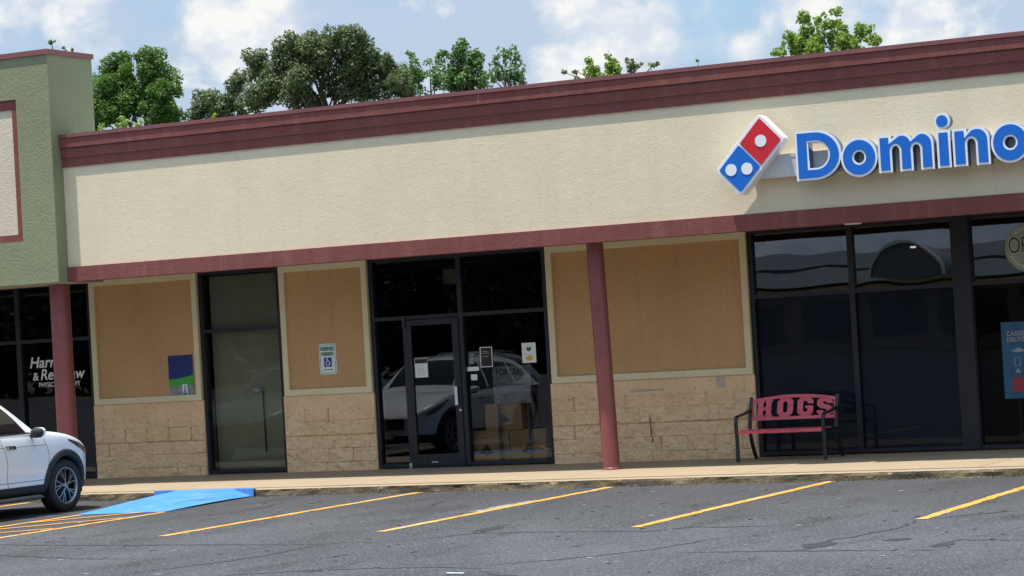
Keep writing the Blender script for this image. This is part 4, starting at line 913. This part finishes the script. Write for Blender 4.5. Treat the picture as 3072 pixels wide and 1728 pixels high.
# ---------------------------------------------------------------- cars (x to the car's right, y forward, front axle at y = 0)
def interp(tab, y):
    for (a, va), (b, vb) in zip(tab, tab[1:]):
        if a <= y <= b: t = (y - a) / (b - a); t = t * t * (3 - 2 * t) * 0.5 + t * 0.5; return va + (vb - va) * t
    return tab[0][1] if y < tab[0][0] else tab[-1][1]
ZTOP = [(-3.60, 0.98), (-3.50, 1.04), (-3.2, 1.09), (-0.9, 1.06), (-0.45, 1.075), (-0.15, 1.055), (0.12, 1.01), (0.38, 0.925), (0.60, 0.83), (0.78, 0.72), (0.88, 0.60)]
def plan(y):
    if y > 0.0: t = min(1, y / 0.90); return (1 - t ** 3.0) ** 0.42 if t < 1 else 0.0
    if y < -2.75: t = min(1, (-2.75 - y) / 0.86); return (1 - t ** 3.6) ** 0.36 if t < 1 else 0.0
    return 1.0
HW = [(0.24, 0.83), (0.32, 0.875), (0.385, 0.90), (0.55, 0.918), (0.70, 0.925), (0.82, 0.922), (0.92, 0.905), (1.0, 0.888), (1.09, 0.862)]
def body_mesh(paint):
    ys = [-3.595, -3.57, -3.5, -3.4, -3.25, -3.0, -2.75, -2.4, -2.0, -1.6, -1.2, -0.8, -0.5, -0.25, 0.0, 0.2, 0.38, 0.52, 0.64, 0.74, 0.81, 0.86, 0.885]
    rows = []
    for y in ys:
        p = max(0.30, plan(y)); zt = interp(ZTOP, y); zb = 0.24 if -3.3 < y < 0.6 else 0.30
        zs = [zb, 0.32, 0.385] + [0.385 + (zt - 0.385) * k / 6 for k in range(1, 7)]
        half = [(0.0, zb), (0.55 * p, zb)] + [(interp(HW, z) * p, z) for z in zs[0:]]
        sh = half[-1][0]
        half += [(sh * 0.93, zt + 0.018), (sh * 0.72, zt + 0.032), (sh * 0.38, zt + 0.042), (0.0, zt + 0.045)]
        rows.append([(x, y, z) for x, z in half] + [(-x, y, z) for x, z in half[-2:0:-1]])
    k = len(rows[0]); mb = MB(); vs = [v for q in rows for v in q]; fs = []
    for i in range(len(rows) - 1):
        for j in range(k): fs.append((i * k + j, (i + 1) * k + j, (i + 1) * k + (j + 1) % k, i * k + (j + 1) % k))
    mb.add(vs, fs, 0, True)
    mb.add([], [])
    mb.f += [list(range(k)), [(len(rows) - 1) * k + j for j in range(k)]]; mb.m += [0, 0]; mb.sm += [True, True]
    for q, f in enumerate(mb.f):
        if max(mb.v[i][2] for i in f) < 0.395: mb.m[q] = 1
    me = mb.mesh('body', [paint, 'car_cladding'])
    bm = bmesh.new(); bm.from_mesh(me); bmesh.ops.recalc_face_normals(bm, faces=bm.faces); bm.to_mesh(me); bm.free()
    o = bpy.data.objects.new('tmp', me); COL.objects.link(o)
    sub = o.modifiers.new('s', 'SUBSURF'); sub.levels = 2; sub.render_levels = 2
    cuts = []
    for y in (0.0, -2.67):
        for s in (-1, 1):
            c = MB().lathe([(0.0, 0.52), (0.398, 0.52), (0.398, 1.15), (0.0, 1.15)], (0, y, 0.345), axis='x', seg=48, mi=1, smooth=False).mesh('c', [paint, 'car_cladding'])
            bm = bmesh.new(); bm.from_mesh(c); bmesh.ops.remove_doubles(bm, verts=bm.verts, dist=1e-5)
            if s < 0:
                for v in bm.verts: v.co.x = -v.co.x
            bmesh.ops.recalc_face_normals(bm, faces=bm.faces); bm.to_mesh(c); bm.free()
            q = bpy.data.objects.new('cut', c); COL.objects.link(q); cuts.append(q)
            b = o.modifiers.new('b', 'BOOLEAN'); b.operation = 'DIFFERENCE'; b.object = q; b.solver = 'EXACT'
    dg = bpy.context.evaluated_depsgraph_get(); dg.update(); r = bpy.data.meshes.new_from_object(o.evaluated_get(dg), depsgraph=dg)
    for q in cuts + [o]: bpy.data.objects.remove(q)
    return r
GH = [(-3.50, 1.06, 1.10, .80), (-3.38, 1.05, 1.28, .72), (-3.22, 1.05, 1.47, .65), (-3.05, 1.05, 1.565, .62), (-2.6, 1.05, 1.615, .625), (-2.0, 1.04, 1.64, .63), (-1.5, 1.04, 1.645, .63), (-1.18, 1.04, 1.61, .635), (-0.98, 1.04, 1.52, .66), (-0.72, 1.05, 1.315, .74), (-0.45, 1.05, 1.07, .82)]
def roof_mesh(paint):
    rows = []
    for y, zb, zt, ht in GH:
        hb = 0.868; half = []
        for t in (0.0, 0.3, 0.6, 0.88): half.append((hb + (ht - hb) * t ** 1.25, zb + (zt - 0.03 - zb) * t))
        half += [(ht * 0.93, zt - 0.012), (ht * 0.7, zt + 0.014), (ht * 0.35, zt + 0.028), (0, zt + 0.032)]
        rows.append([(x, y, z) for x, z in half] + [(-x, y, z) for x, z in half[-2::-1]])
    k = len(rows[0]); vs = [v for q in rows for v in q]
    fs = [(i * k + j, i * k + j + 1, (i + 1) * k + j + 1, (i + 1) * k + j) for i in range(len(rows) - 1) for j in range(k - 1)]
    mb = MB().add(vs, fs, 0, True)
    me = mb.mesh('roof', paint); bm = bmesh.new(); bm.from_mesh(me); bmesh.ops.recalc_face_normals(bm, faces=bm.faces); bm.to_mesh(me); bm.free()
    o = bpy.data.objects.new('tmp', me); COL.objects.link(o); sub = o.modifiers.new('s', 'SUBSURF'); sub.levels = 2; sub.render_levels = 2
    dg = bpy.context.evaluated_depsgraph_get(); dg.update(); r = bpy.data.meshes.new_from_object(o.evaluated_get(dg), depsgraph=dg); bpy.data.objects.remove(o)
    return r
def bvh(me): return BVHTree.FromPolygons([v.co.copy() for v in me.vertices], [tuple(p.vertices) for p in me.polygons])
def make_car(paint, label, group):
    car = empty('parked_car', (0, 0, 0), label, 'car', group)
    bme = body_mesh(paint); rme = roof_mesh(paint); bt, rt = bvh(bme), bvh(rme)
    bo = link('body', bme, car); link('roof', rme, car)
    def hit(tree, y, z, s, off):
        h = tree.ray_cast(Vector((3 * s, y, z)), Vector((-s, 0, 0)))
        if h[0] is None: return None
        return Vector((h[0].x + s * off, y, z))
    def patch(tree, P, s, off, n=10, mz=4):
        """quad outline given by lower and upper polylines [(y,z)] draped on the body side"""
        lo, up = P; mb = MB(); vs = []
        def at(pl, t):
            t *= len(pl) - 1; i = min(int(t), len(pl) - 2); f = t - i; return (pl[i][0] + (pl[i + 1][0] - pl[i][0]) * f, pl[i][1] + (pl[i + 1][1] - pl[i][1]) * f)
        for i in range(n + 1):
            a, b = at(lo, i / n), at(up, i / n); 
            for j in range(mz + 1):
                y, z = a[0] + (b[0] - a[0]) * j / mz, a[1] + (b[1] - a[1]) * j / mz
                h = hit(tree, y, z, s, off)
                vs.append(h if h else Vector((s * 0.7, y, z)))
        k = mz + 1
        return mb.add(vs, [(i * k + j, (i + 1) * k + j, (i + 1) * k + j + 1, i * k + j + 1) for i in range(n) for j in range(mz)], 0, True)
    def seam(tree, pl, s, w=0.010, off=0.0025):
        mb = MB(); vs = []; P = []
        for a, b in zip(pl, pl[1:]):
            for i in range(6): P.append((a[0] + (b[0] - a[0]) * i / 6, a[1] + (b[1] - a[1]) * i / 6))
        P.append(pl[-1])
        for i, q in enumerate(P):
            d = Vector(P[min(i + 1, len(P) - 1)]) - Vector(P[max(i - 1, 0)]); d.normalize(); nn = Vector((-d.y, d.x)) * w / 2
            for e in (-1, 1):
                h = hit(tree, q[0] + nn.x * e, q[1] + nn.y * e, s, off)
                if h is None: h = vs[-1].copy() if vs else Vector((s * .9, *q))
                vs.append(h)
        return mb.add(vs, [(2 * i, 2 * i + 1, 2 * i + 3, 2 * i + 2) for i in range(len(P) - 1)])
    for s in (1, -1):
        # side glass
        for lo, up in (([(-0.74, 1.085), (-1.44, 1.085)], [(-0.88, 1.265), (-0.99, 1.375), (-1.12, 1.465), (-1.28, 1.525), (-1.46, 1.54)]),
                       ([(-1.53, 1.085), (-2.52, 1.10)], [(-1.53, 1.522), (-2.0, 1.535), (-2.50, 1.505)]),
                       ([(-2.60, 1.12), (-3.05, 1.24)], [(-2.58, 1.495), (-3.05, 1.38)])):
            patch(rt, (lo, up), s, 0.006).build('side_window', 'car_glass', car, fix=False)
        patch(rt, ([(-0.66, 1.065), (-3.08, 1.075)], [(-0.66, 1.085), (-3.08, 1.098)]), s, 0.008, 14, 1).build('window_trim', 'car_cladding', car, fix=False)
        # draped lines
        mb = MB()
        for pl in ([(-0.42, 0.99), (-0.40, 0.93), (-0.36, 0.80), (-0.365, 0.68), (-0.40, 0.60), (-0.43, 0.52)], [(-1.28, 1.03), (-1.30, 0.95), (-1.25, 0.86), (-1.22, 0.70), (-1.24, 0.50), (-1.20, 0.40)], [(-2.20, 1.03), (-2.24, 0.85), (-2.20, 0.75)],
                   [(-0.38, 0.905), (-1.3, 0.915), (-2.4, 0.95)], [(-0.42, 0.455), (-2.2, 0.465)]):
            q = seam(bt, pl, s, 0.009 if pl[0][1] > 1 or pl[0][0] < -.41 else 0.007); mb.add(q.v, q.f)
        mb.build('door_seam', 'car_seam', car, fix=False)
        for y0 in (-1.02, -1.96):
            mb = MB(); pts = []
            for i in range(7):
                t = i / 6; h = hit(bt, y0 - 0.20 * t, 0.905 + 0.004 * t, s, 0.004 + 0.028 * math.sin(math.pi * t) ** 0.5); pts.append(h)
            mb.tube(pts, 0, flat=(0.016, 0.026)); q = patch(bt, ([(y0 + .0, 0.885), (y0 - .2, 0.889)], [(y0 + .0, 0.93), (y0 - .2, 0.934)]), s, 0.003, 4, 2); mb.add(q.v, q.f, 1)
            mb.build('door_handle', ['chrome', 'car_cladding'], car, fix=False)
        # arch cladding
        for yc in (0.0, -2.67):
            mb = MB(); vs = []; n = 30
            for i in range(n + 1):
                a = R(-14 + 208 * i / n); ring = []
                for r_, off in ((0.392, -0.10), (0.394, 0.014), (0.425, 0.018), (0.465, 0.016), (0.478, 0.0)):
                    y, z = yc + r_ * math.cos(a), 0.345 + r_ * math.sin(a); r2 = max(r_, 0.415)
                    h = hit(bt, yc + r2 * math.cos(a), 0.345 + r2 * math.sin(a), s, 0); x = h.x if h and abs(h.x) > 0.45 else s * 0.80
                    ring.append((x + s * off, y, z))
                vs += ring
            mb.add(vs, [(i * 5 + j, (i + 1) * 5 + j, (i + 1) * 5 + j + 1, i * 5 + j + 1) for i in range(n) for j in range(4)], 0, True)
            mb.build('wheel_arch', 'car_cladding', car, fix=False)
        q = patch(bt, ([(-0.44, 0.245), (-2.22, 0.245)], [(-0.44, 0.398), (-2.22, 0.398)]), s, 0.013, 12, 4)
        q.build('sill_cladding', 'car_cladding', car, fix=False)
        mb = MB(); pr = [(0.86, 0.205), (0.925, 0.215), (0.945, 0.245), (0.93, 0.275), (0.88, 0.27)]
        vs = [(s * x, y, z) for y in (-0.52, -0.60, -2.1, -2.18) for x, z in [(px, pz if y in (-0.60, -2.1) else 0.235 + (pz - 0.235) * .3) for px, pz in pr]]
        mb.add(vs, [(i * 5 + j, i * 5 + (j + 1) % 5, (i + 1) * 5 + (j + 1) % 5, (i + 1) * 5 + j) for i in range(3) for j in range(5)] + [(0, 1, 2, 3, 4), (19, 18, 17, 16, 15)], 0, False)
        mb.build('sill_strip', 'car_sill', car)
        patch(bt, ([(0.10, 0.925), (0.30, 0.83), (0.50, 0.745), (0.62, 0.70)], [(0.08, 0.955), (0.30, 0.90), (0.50, 0.825), (0.66, 0.755)]), s, 0.005, 12, 4).build('headlight', 'lamp_lens', car, fix=False)
        patch(bt, ([(-2.95, 0.86), (-3.25, 0.85), (-3.50, 0.84)], [(-2.98, 0.92), (-3.25, 0.97), (-3.50, 0.98)]), s, 0.005, 10, 3).build('tail_light', 'lamp_red', car, fix=False)
        # mirror
        mb = MB(); n, k = 10, 14; vs = []
        for i in range(n + 1):
            th = math.pi * i / n
            for j in range(k):
                ph = 2 * math.pi * j / k; cx, cy, cz = math.sin(th) * math.cos(ph), math.cos(th), math.sin(th) * math.sin(ph)
                vs.append((s * (1.00 + 0.115 * (abs(cx) ** 0.8) * (1 if cx > 0 else -1)), -0.675 + 0.085 * cy if cy > 0 else -0.675 + 0.05 * cy, 1.075 + 0.068 * (abs(cz) ** 0.8) * (1 if cz > 0 else -1) + 0.010 * cx))
        fs = [(i * k + j, i * k + (j + 1) % k, (i + 1) * k + (j + 1) % k, (i + 1) * k + j) for i in range(n) for j in range(k)]
        mb.add(vs, fs, 0, True)
        for q, f in enumerate(mb.f):
            if sum(mb.v[i][1] for i in f) / len(f) < -0.690: mb.m[q] = 1
            if sum(mb.v[i][2] for i in f) / len(f) < 1.035: mb.m[q] = 1
        mb.tube([(s * 0.86, -0.66, 1.03), (s * 0.94, -0.665, 1.035)], 0.022, 8, 1)
        mb.build('wing_mirror', [paint, 'car_cladding'], car)
    # windscreen, rear glass, plates of the front and rear
    for nm, ya, yb in (('windscreen', -0.56, -1.12), ('rear_window', -3.44, -3.10)):
        mb = MB(); vs = []
        for i in range(9):
            y = ya + (yb - ya) * i / 8
            for j in range(13):
                x = -0.66 + 1.32 * j / 12; x *= (0.97 - 0.15 * i / 8)
                h = rt.ray_cast(Vector((x, y, 3)), Vector((0, 0, -1))); z = h[0].z if h[0] else 1.1; vs.append((x, y, z + 0.006))
        mb.add(vs, [(i * 13 + j, i * 13 + j + 1, (i + 1) * 13 + j + 1, (i + 1) * 13 + j) for i in range(8) for j in range(12)], 0, True); mb.build(nm, 'car_glass', car, fix=False)
    mb = MB(); mb.box(-0.42, 0.42, 0.80, 0.905, 0.48, 0.68); mb.build('grille', 'rim_black', car, bevel=0.02)
    mb = MB(); mb.box(-0.26, 0.26, -3.63, -3.585, 0.78, 0.90); mb.build('number_plate', 'car_sill', car)
    for s in (1, -1):
        mb = MB(); mb.tube([(s * 0.545, -1.25, 1.60), (s * 0.56, -1.5, 1.665), (s * 0.56, -2.4, 1.665), (s * 0.55, -2.85, 1.61)], 0.014, 8); mb.build('roof_rail', 'rim_metal', car)
    # wheels
    first = None
    for y in (0.0, -2.67):
        for s in (1, -1):
            if first is None:
                wh = MB().lathe([(0.0, -0.10), (0.215, -0.10), (0.225, 0.02), (0.0, 0.03)], axis='x', seg=40).build('wheel', 'rim_black', car)
                MB().lathe([(0.232, -0.11), (0.30, -0.112), (0.335, -0.10), (0.345, -0.07), (0.3455, 0.07), (0.335, 0.098), (0.31, 0.110), (0.27, 0.112), (0.245, 0.106), (0.232, 0.092)], axis='x', seg=56).build('tyre', 'tyre_rubber', wh)
                mb = MB().lathe([(0.238, 0.055), (0.243, 0.100), (0.238, 0.106), (0.226, 0.102), (0.219, 0.08), (0.219, 0.05)], axis='x', seg=56)
                for k in range(5):
                    a0 = R(90 + 72 * k + 6)
                    for d, r0, r1, w0, w1 in ((-9, 0.03, 0.228, 0.016, 0.013), (11, 0.03, 0.228, 0.016, 0.013), (29, 0.105, 0.228, 0.012, 0.011)):
                        a = a0 + R(d * 0.42 if d != 29 else 17); b = a0 + R(d * 1.35 if d != 29 else 31)
                        pts = [(0.086 + 0.010 * (1 - t), (r0 + (r1 - r0) * t) * math.cos(a + (b - a) * t), (r0 + (r1 - r0) * t) * math.sin(a + (b - a) * t)) for t in (0, .33, .66, 1)]
                        vs = []
                        for i, p in enumerate(pts):
                            ang = a + (b - a) * i / 3; t_ = Vector((0, -math.sin(ang), math.cos(ang))); w = (w0 + (w1 - w0) * i / 3) / 2; P = Vector(p)
                            vs += [P - t_ * w - Vector((.03, 0, 0)), P - t_ * w, P + t_ * w, P + t_ * w - Vector((.03, 0, 0))]
                        mb.add(vs, [(i * 4 + j, i * 4 + j + 1, i * 4 + j + 5, i * 4 + j + 4) for i in range(3) for j in range(3)])
                mb.lathe([(0.036, 0.07), (0.036, 0.100), (0.028, 0.106), (0.0, 0.107)], axis='x', seg=20)
                mb.build('rim', 'rim_metal', wh); first = wh
            else:
                wh = copy_tree(first, car)
            wh.location = (s * 0.80, y, 0.345); wh.rotation_euler = (0, 0, 0 if s > 0 else math.pi)
    return car
car1 = make_car('car_white', 'white compact SUV with black wheel arches parked facing the shopfront by the blue ramp', 'cars parked in the lot')
car1.location = (-8.98, -3.21, LZ)
def recolor(o, old, new):
    for c in o.children:
        if c.data and any(m and m.name == old for m in c.data.materials):
            c.data = c.data.copy()
            for i, m in enumerate(c.data.materials):
                if m and m.name == old: c.data.materials[i] = M(new)
        recolor(c, old, new)
car2 = copy_tree(car1); car2.location = (-12.15, -3.5, LZ); car2['label'] = 'dark grey SUV reflected in the leftmost windows, parked nose in beyond the white SUV'; recolor(car2, 'car_white', 'car_charcoal')
car3 = copy_tree(car1); car3.location = (-12.3, -10.2, LZ); car3['label'] = 'silver SUV reflected in the entry glass, parked farther out than the white SUV'; recolor(car3, 'car_white', 'car_silver')

# ---------------------------------------------------------------- trees
def leaf_lump(mb, c, r, size, rnd, count, sq=1.0, core=True):
    for i in range(count):
        while True:
            v = Vector((rnd.uniform(-1, 1), rnd.uniform(-1, 1), rnd.uniform(-1, 1)))
            if 0.05 < v.length <= 1: break
        v = v.normalized() * (v.length ** 0.45) * rnd.uniform(0.75, 1.12)
        p = Vector(c) + Vector((v.x * r, v.y * r, v.z * r * sq))
        n = (v.normalized() * 0.7 + Vector((rnd.gauss(0, .6), rnd.gauss(0, .6), rnd.gauss(0.5, .6)))).normalized()
        a = n.orthogonal().normalized(); b = n.cross(a); an = rnd.uniform(0, 6.283); a, b = a * math.cos(an) + b * math.sin(an), b * math.cos(an) - a * math.sin(an)
        L_ = size * rnd.uniform(0.65, 1.25); w = L_ * rnd.uniform(0.5, 0.75)
        mb.add([p - a * L_ * .5, p + b * w * .5 - n * w * .10, p + a * L_ * .5, p - b * w * .5 - n * w * .10], [(0, 1, 2, 3)])
def tree(name, label, Y, lobes, mat, size, dens, seed, group, top_r=1.0, jitter=1.28, spread=0.6, base=None):
    rnd = random.Random(seed); xs = [l[0] for l in lobes]; zs = [l[1] for l in lobes]
    cx = sum(xs) / len(xs) if base is None else base; zmax = max(zs); zmin = min(zs)
    t = empty(name, (cx, Y, LZ - .03), label, 'tree', group); mb = MB(); cr = []
    wid = max(xs) - min(xs)
    for x, z, r in lobes:
        y = rnd.uniform(-1, 1) * max(0.12, wid * 0.30) * spread * (1 - 0.6 * max(0, (z - zmin) / max(.3, zmax - zmin)) )
        cr.append((x - cx, y, z - LZ + .03, r))
        # each lobe is several leaf sprays
        r *= jitter; n = max(3, int(7 * r / 0.3)); 
        for k in range(n):
            q = Vector((rnd.gauss(0, .42), rnd.gauss(0, .42), rnd.gauss(0, .42))) * r
            rr = r * rnd.uniform(0.35, 0.62); leaf_lump(mb, (x - cx + q.x, y + q.y, z - LZ + .03 + q.z), rr, size * .82, rnd, max(8, int(dens * rr * rr / (size * size) * 34)))
    # the hidden lower crown carries on down behind the roof
    wl_ = max(wid * 0.42, 0.7); zb = zmin - 0.75
    for k in range(5):
        a = rnd.uniform(-1, 1); leaf_lump(mb, (a * wl_ * .8, rnd.uniform(-.5, .5) * wl_, zb - rnd.uniform(0.1, 1.6)), wl_ * 0.6, size * 1.1, rnd, 420)
    mb.build('crown', mat, t, fix=False)
    tr = MB(); h = zmin - 0.6; r0 = 0.05 + 0.025 * wid + 0.012 * h
    pts = [(0.15 * math.sin(k * 1.3 + seed) * (k / 5), 0.1 * math.cos(k * 1.7 + seed) * (k / 5), h * k / 5) for k in range(6)]
    tr.tube(pts, [r0 * (1.35 if k == 0 else 1 - k * 0.10) for k in range(6)], 10)
    top = Vector(pts[-1])
    pick = sorted(cr, key=lambda q: -q[3])[:9]
    for (x, y, z, r) in pick:
        e = Vector((x, y, z)); st = top - Vector((0, 0, rnd.uniform(0, .8))); m_ = st.lerp(e, 0.5) + Vector((rnd.uniform(-.15, .15), rnd.uniform(-.15, .15), rnd.uniform(-.05, .25)))
        tr.tube([st, m_, e], [r0 * .30, r0 * .16, r0 * .04], 6)
    tr.build('trunk', 'bark', t, fix=False)
    return t
TR = {
'bushy':(30,[(-28.75,9.35,0.3),(-29.0,8.75,0.35),(-28.5,8.65,0.25),(-31.1,8.85,0.35),(-29.9,9.9,0.35),(-29.7,9.2,0.35),(-30.53,10.41,0.37),(-30.6,9.9,0.45),(-29.48,10.24,0.42),(-29.38,9.67,0.5),(-30.92,9.25,0.4),(-30.09,9.29,0.51),(-28.72,9.5,0.28),(-29.22,8.98,0.45),(-30.6,8.88,0.34),(-28.61,9.04,0.25),(-30.87,9.93,0.28),(-30.61,10.67,0.14),(-30.07,10.59,0.12),(-29.6,10.54,0.14),(-29.26,10.53,0.14),(-28.87,10.29,0.11),(-28.43,9.8,0.14),(-28.24,9.62,0.1)]),
'yellow':(22,[(-24.98,7.71,0.15),(-24.68,7.73,0.14),(-24.24,7.74,0.12),(-25.22,7.68,0.12),(-21.78,7.66,0.07)]),
'oak_small':(50,[(-41.66,11.01,0.26),(-40.66,11.44,0.41),(-40.95,11.1,0.37),(-40.24,11.1,0.41),(-39.61,11.34,0.33),(-39.46,10.96,0.37)]),
'oak':(45,[(-34.91,12.05,0.38),(-35.26,11.74,0.38),(-35.53,11.22,0.34),(-35.33,10.65,0.41),(-33.7,12.2,0.41),(-32.9,12.26,0.47),(-32.25,12.46,0.41),(-31.47,12.45,0.37),(-30.94,12.26,0.4),(-30.5,11.87,0.4),(-30.21,11.64,0.33),(-33.73,11.66,0.54),(-32.7,11.63,0.61),(-31.75,11.73,0.61),(-31.0,11.39,0.54),(-30.4,11.06,0.4),(-34.17,11.16,0.48),(-33.15,10.92,0.54),(-32.2,10.9,0.47),(-31.2,10.67,0.47),(-30.43,10.53,0.33),(-29.61,11.38,0.3),(-29.49,10.9,0.4),(-29.74,10.59,0.4),(-29.13,10.6,0.27),(-34.6,10.72,0.41),(-33.57,10.48,0.41),(-29.17,11.07,0.2)]),
'm1':(38,[(-25.09,10.61,0.15),(-25.04,10.3,0.21),(-24.93,9.93,0.24),(-24.74,9.67,0.21)]),
'm2':(38,[(-24.42,10.42,0.13),(-24.37,10.12,0.21),(-24.25,9.8,0.24)]),
'm3':(40,[(-24.35,11.05,0.18),(-24.85,10.8,0.18),(-24.37,10.68,0.31),(-24.61,10.28,0.37),(-24.2,10.11,0.34),(-23.87,10.88,0.15),(-23.83,10.51,0.24),(-23.93,10.03,0.31),(-24.77,9.92,0.31),(-23.66,9.94,0.15)]),
'm4':(38,[(-22.2,10.32,0.13),(-22.15,10.02,0.21),(-22.24,9.67,0.24),(-21.59,10.49,0.15),(-21.61,10.2,0.24),(-21.57,9.84,0.27),(-21.17,9.86,0.15),(-21.32,9.64,0.18),(-21.85,9.63,0.21)]),
'dk':(50,[(-25.47,11.03,0.12),(-24.99,11.01,0.15),(-23.0,11.02,0.2),(-22.71,10.96,0.2),(-22.2,11.04,0.15),(-22.35,10.92,0.13),(-23.59,10.98,0.2)]),
'l1':(34,[(-17.15,9.43,0.15),(-17.16,9.19,0.24)]),
'l2':(34,[(-16.39,9.36,0.16),(-16.4,9.17,0.24)]),
'l3':(34,[(-15.3,9.12,0.08)]),
'l4':(34,[(-13.9,9.11,0.06)]),
'big':(26,[(-7.5,8.15,0.25),(-8.1,8.2,0.2),(-7.0,8.1,0.25),(-8.5,8.05,0.15),(-6.5,8.15,0.15),(-7.17,9.01,0.13),(-7.26,8.8,0.18),(-7.91,9.01,0.11),(-7.97,8.83,0.18),(-7.54,8.79,0.13),(-6.98,8.68,0.13),(-8.28,8.41,0.2),(-7.89,8.51,0.25),(-7.42,8.41,0.29),(-7.05,8.37,0.25),(-6.82,8.26,0.13),(-6.48,8.49,0.18),(-6.21,8.44,0.11),(-6.35,8.3,0.18),(-6.63,8.37,0.11),(-8.48,8.3,0.09),(-8.7,8.16,0.05)]),
'wing':(24,[(-28.28,10.27,0.1),(-28.24,10.35,0.05),(-27.91,10.13,0.05),(-27.6,10.06,0.04)]),
}
G = 'trees behind the building'
tree('shade_tree', 'dense bright green bushy tree beside the green building', *TR['bushy'], 'leaf_bright', 0.11, 1.25, 1, G, jitter=1.22)
tree('small_tree', 'small yellow green treetop peeping over the parapet below the bushy tree', *TR['yellow'], 'leaf_lime', 0.12, 1.0, 2, G)
tree('oak_tree', 'low dark green treetops just left of the big oak', *TR['oak_small'], 'leaf_dark', 0.15, 1.2, 3, G)
tree('oak_tree', 'broad dark green oak crown, the largest tree above the roof', *TR['oak'], 'leaf_dark', 0.14, 1.1, 4, G, jitter=1.30)
tree('maple_tree', 'slender green treetop touching the right edge of the big oak', *TR['m1'], 'leaf_mid', 0.15, 1.0, 5, G)
tree('maple_tree', 'narrow short green treetop between the slender one and the tall clump', *TR['m2'], 'leaf_mid', 0.15, 0.9, 6, G)
tree('maple_tree', 'full mid green treetop with several points at the middle of the row', *TR['m3'], 'leaf_mid', 0.14, 1.3, 7, G)
tree('maple_tree', 'thin open green treetop, last of the row right of the oak', *TR['m4'], 'leaf_mid', 0.15, 0.8, 8, G)
tree('oak_tree', 'dark treetops low over the roof behind the two lime green tips', *TR['dk'], 'leaf_dark', 0.15, 1.0, 9, G)
tree('sweetgum_tree', 'rounded lime green tip over the roof, left of its twin', *TR['l1'], 'leaf_lime', 0.12, 1.6, 10, G)
tree('sweetgum_tree', 'lime green tip over the roof in front of the dark treetops', *TR['l2'], 'leaf_lime', 0.12, 1.6, 11, G)
tree('sweetgum_tree', 'tiny lime tip at the right end of the dark treetops', *TR['l3'], 'leaf_lime', 0.12, 1.1, 12, G)
tree('sweetgum_tree', 'single tiny leafy tip alone over the long cornice', *TR['l4'], 'leaf_lime', 0.12, 1.1, 13, G)
tree('sweetgum_tree', 'tall light green leafy tree rising above the cornice left of the sign', *TR['big'], 'leaf_lime', 0.12, 1.5, 14, G)
tree('maple_tree', 'small leaf tips showing over the red cap of the green building', *TR['wing'], 'leaf_mid', 0.11, 1.1, 15, G)

# ---------------------------------------------------------------- across the lot: what the glass reflects
def far_tree(x, y, h, w, seed, label):
    rnd = random.Random(seed); t = empty('far_tree', (x, y, LZ - .03), label, 'tree', 'trees across the parking lot'); mb = MB()
    for k in range(40):
        a = rnd.uniform(0, 6.283); rr = w * math.sqrt(rnd.random()) * .75; z = h * rnd.uniform(0.06, 0.92); sh = 1 - 0.55 * max(0, z / h - .5) * 2
        leaf_lump(mb, (rr * math.cos(a) * sh, rr * math.sin(a) * sh, z), w * .40, 0.75, rnd, 200)
    mb.build('crown', 'leaf_far', t, fix=False)
    MB().tube([(0, 0, 0), (0.1, 0, h * .3), (0, .1, h * .8)], [w * .07, w * .055, w * .02], 8).build('trunk', 'bark', t, fix=False)
k = 0
for x in list(range(-124, -41, 6)) + list(range(-8, 40, 8)):
    k += 1; far_tree(x + random.uniform(-2, 2), -88 + random.uniform(-6, 6), random.uniform(13, 18), random.uniform(5.5, 7), 100 + k, 'dark leafy tree in the row across the lot, dimly reflected in the shop glass')
fb = empty('far_building', (-30, -95, LZ), 'long pale roofed building across the lot, reflected in the right shop windows', 'building')
MB().box(-16, 14, -6, 6, 0, 3.6).build('wall', 'tan_block', fb)
MB().box(-16.6, 14.6, 5.6, 6.7, 3.75, 4.45).build('roof_fascia', 'raceway_white', fb)
MB().prof_x([(6.5, 4.45), (6.5, 4.6), (0, 5.6), (-6, 4.6), (-6, 3.6), (5.6, 3.6), (5.6, 4.45)], -16.4, 14.4).build('roof', 'bronze_metal', fb)
mb = MB(); [mb.box(x, x + 3.2, 6.0, 6.02, 0.6, 2.8) for x in range(-15, 12, 4)]; mb.build('window', 'car_glass', fb)
P = arc(3.4, 3.9, 1.9, 1.75, 0, 180, 20)
MB().prism(P, 6.8, 9.0).build('arched_canopy', 'car_sill', fb)
MB().prism([(3.4 + (x - 3.4) * 1.07, 3.9 + (z - 3.9) * 1.07) for x, z in P] + P[::-1], 9.0, 9.15).build('canopy_rim', 'raceway_white', fb)
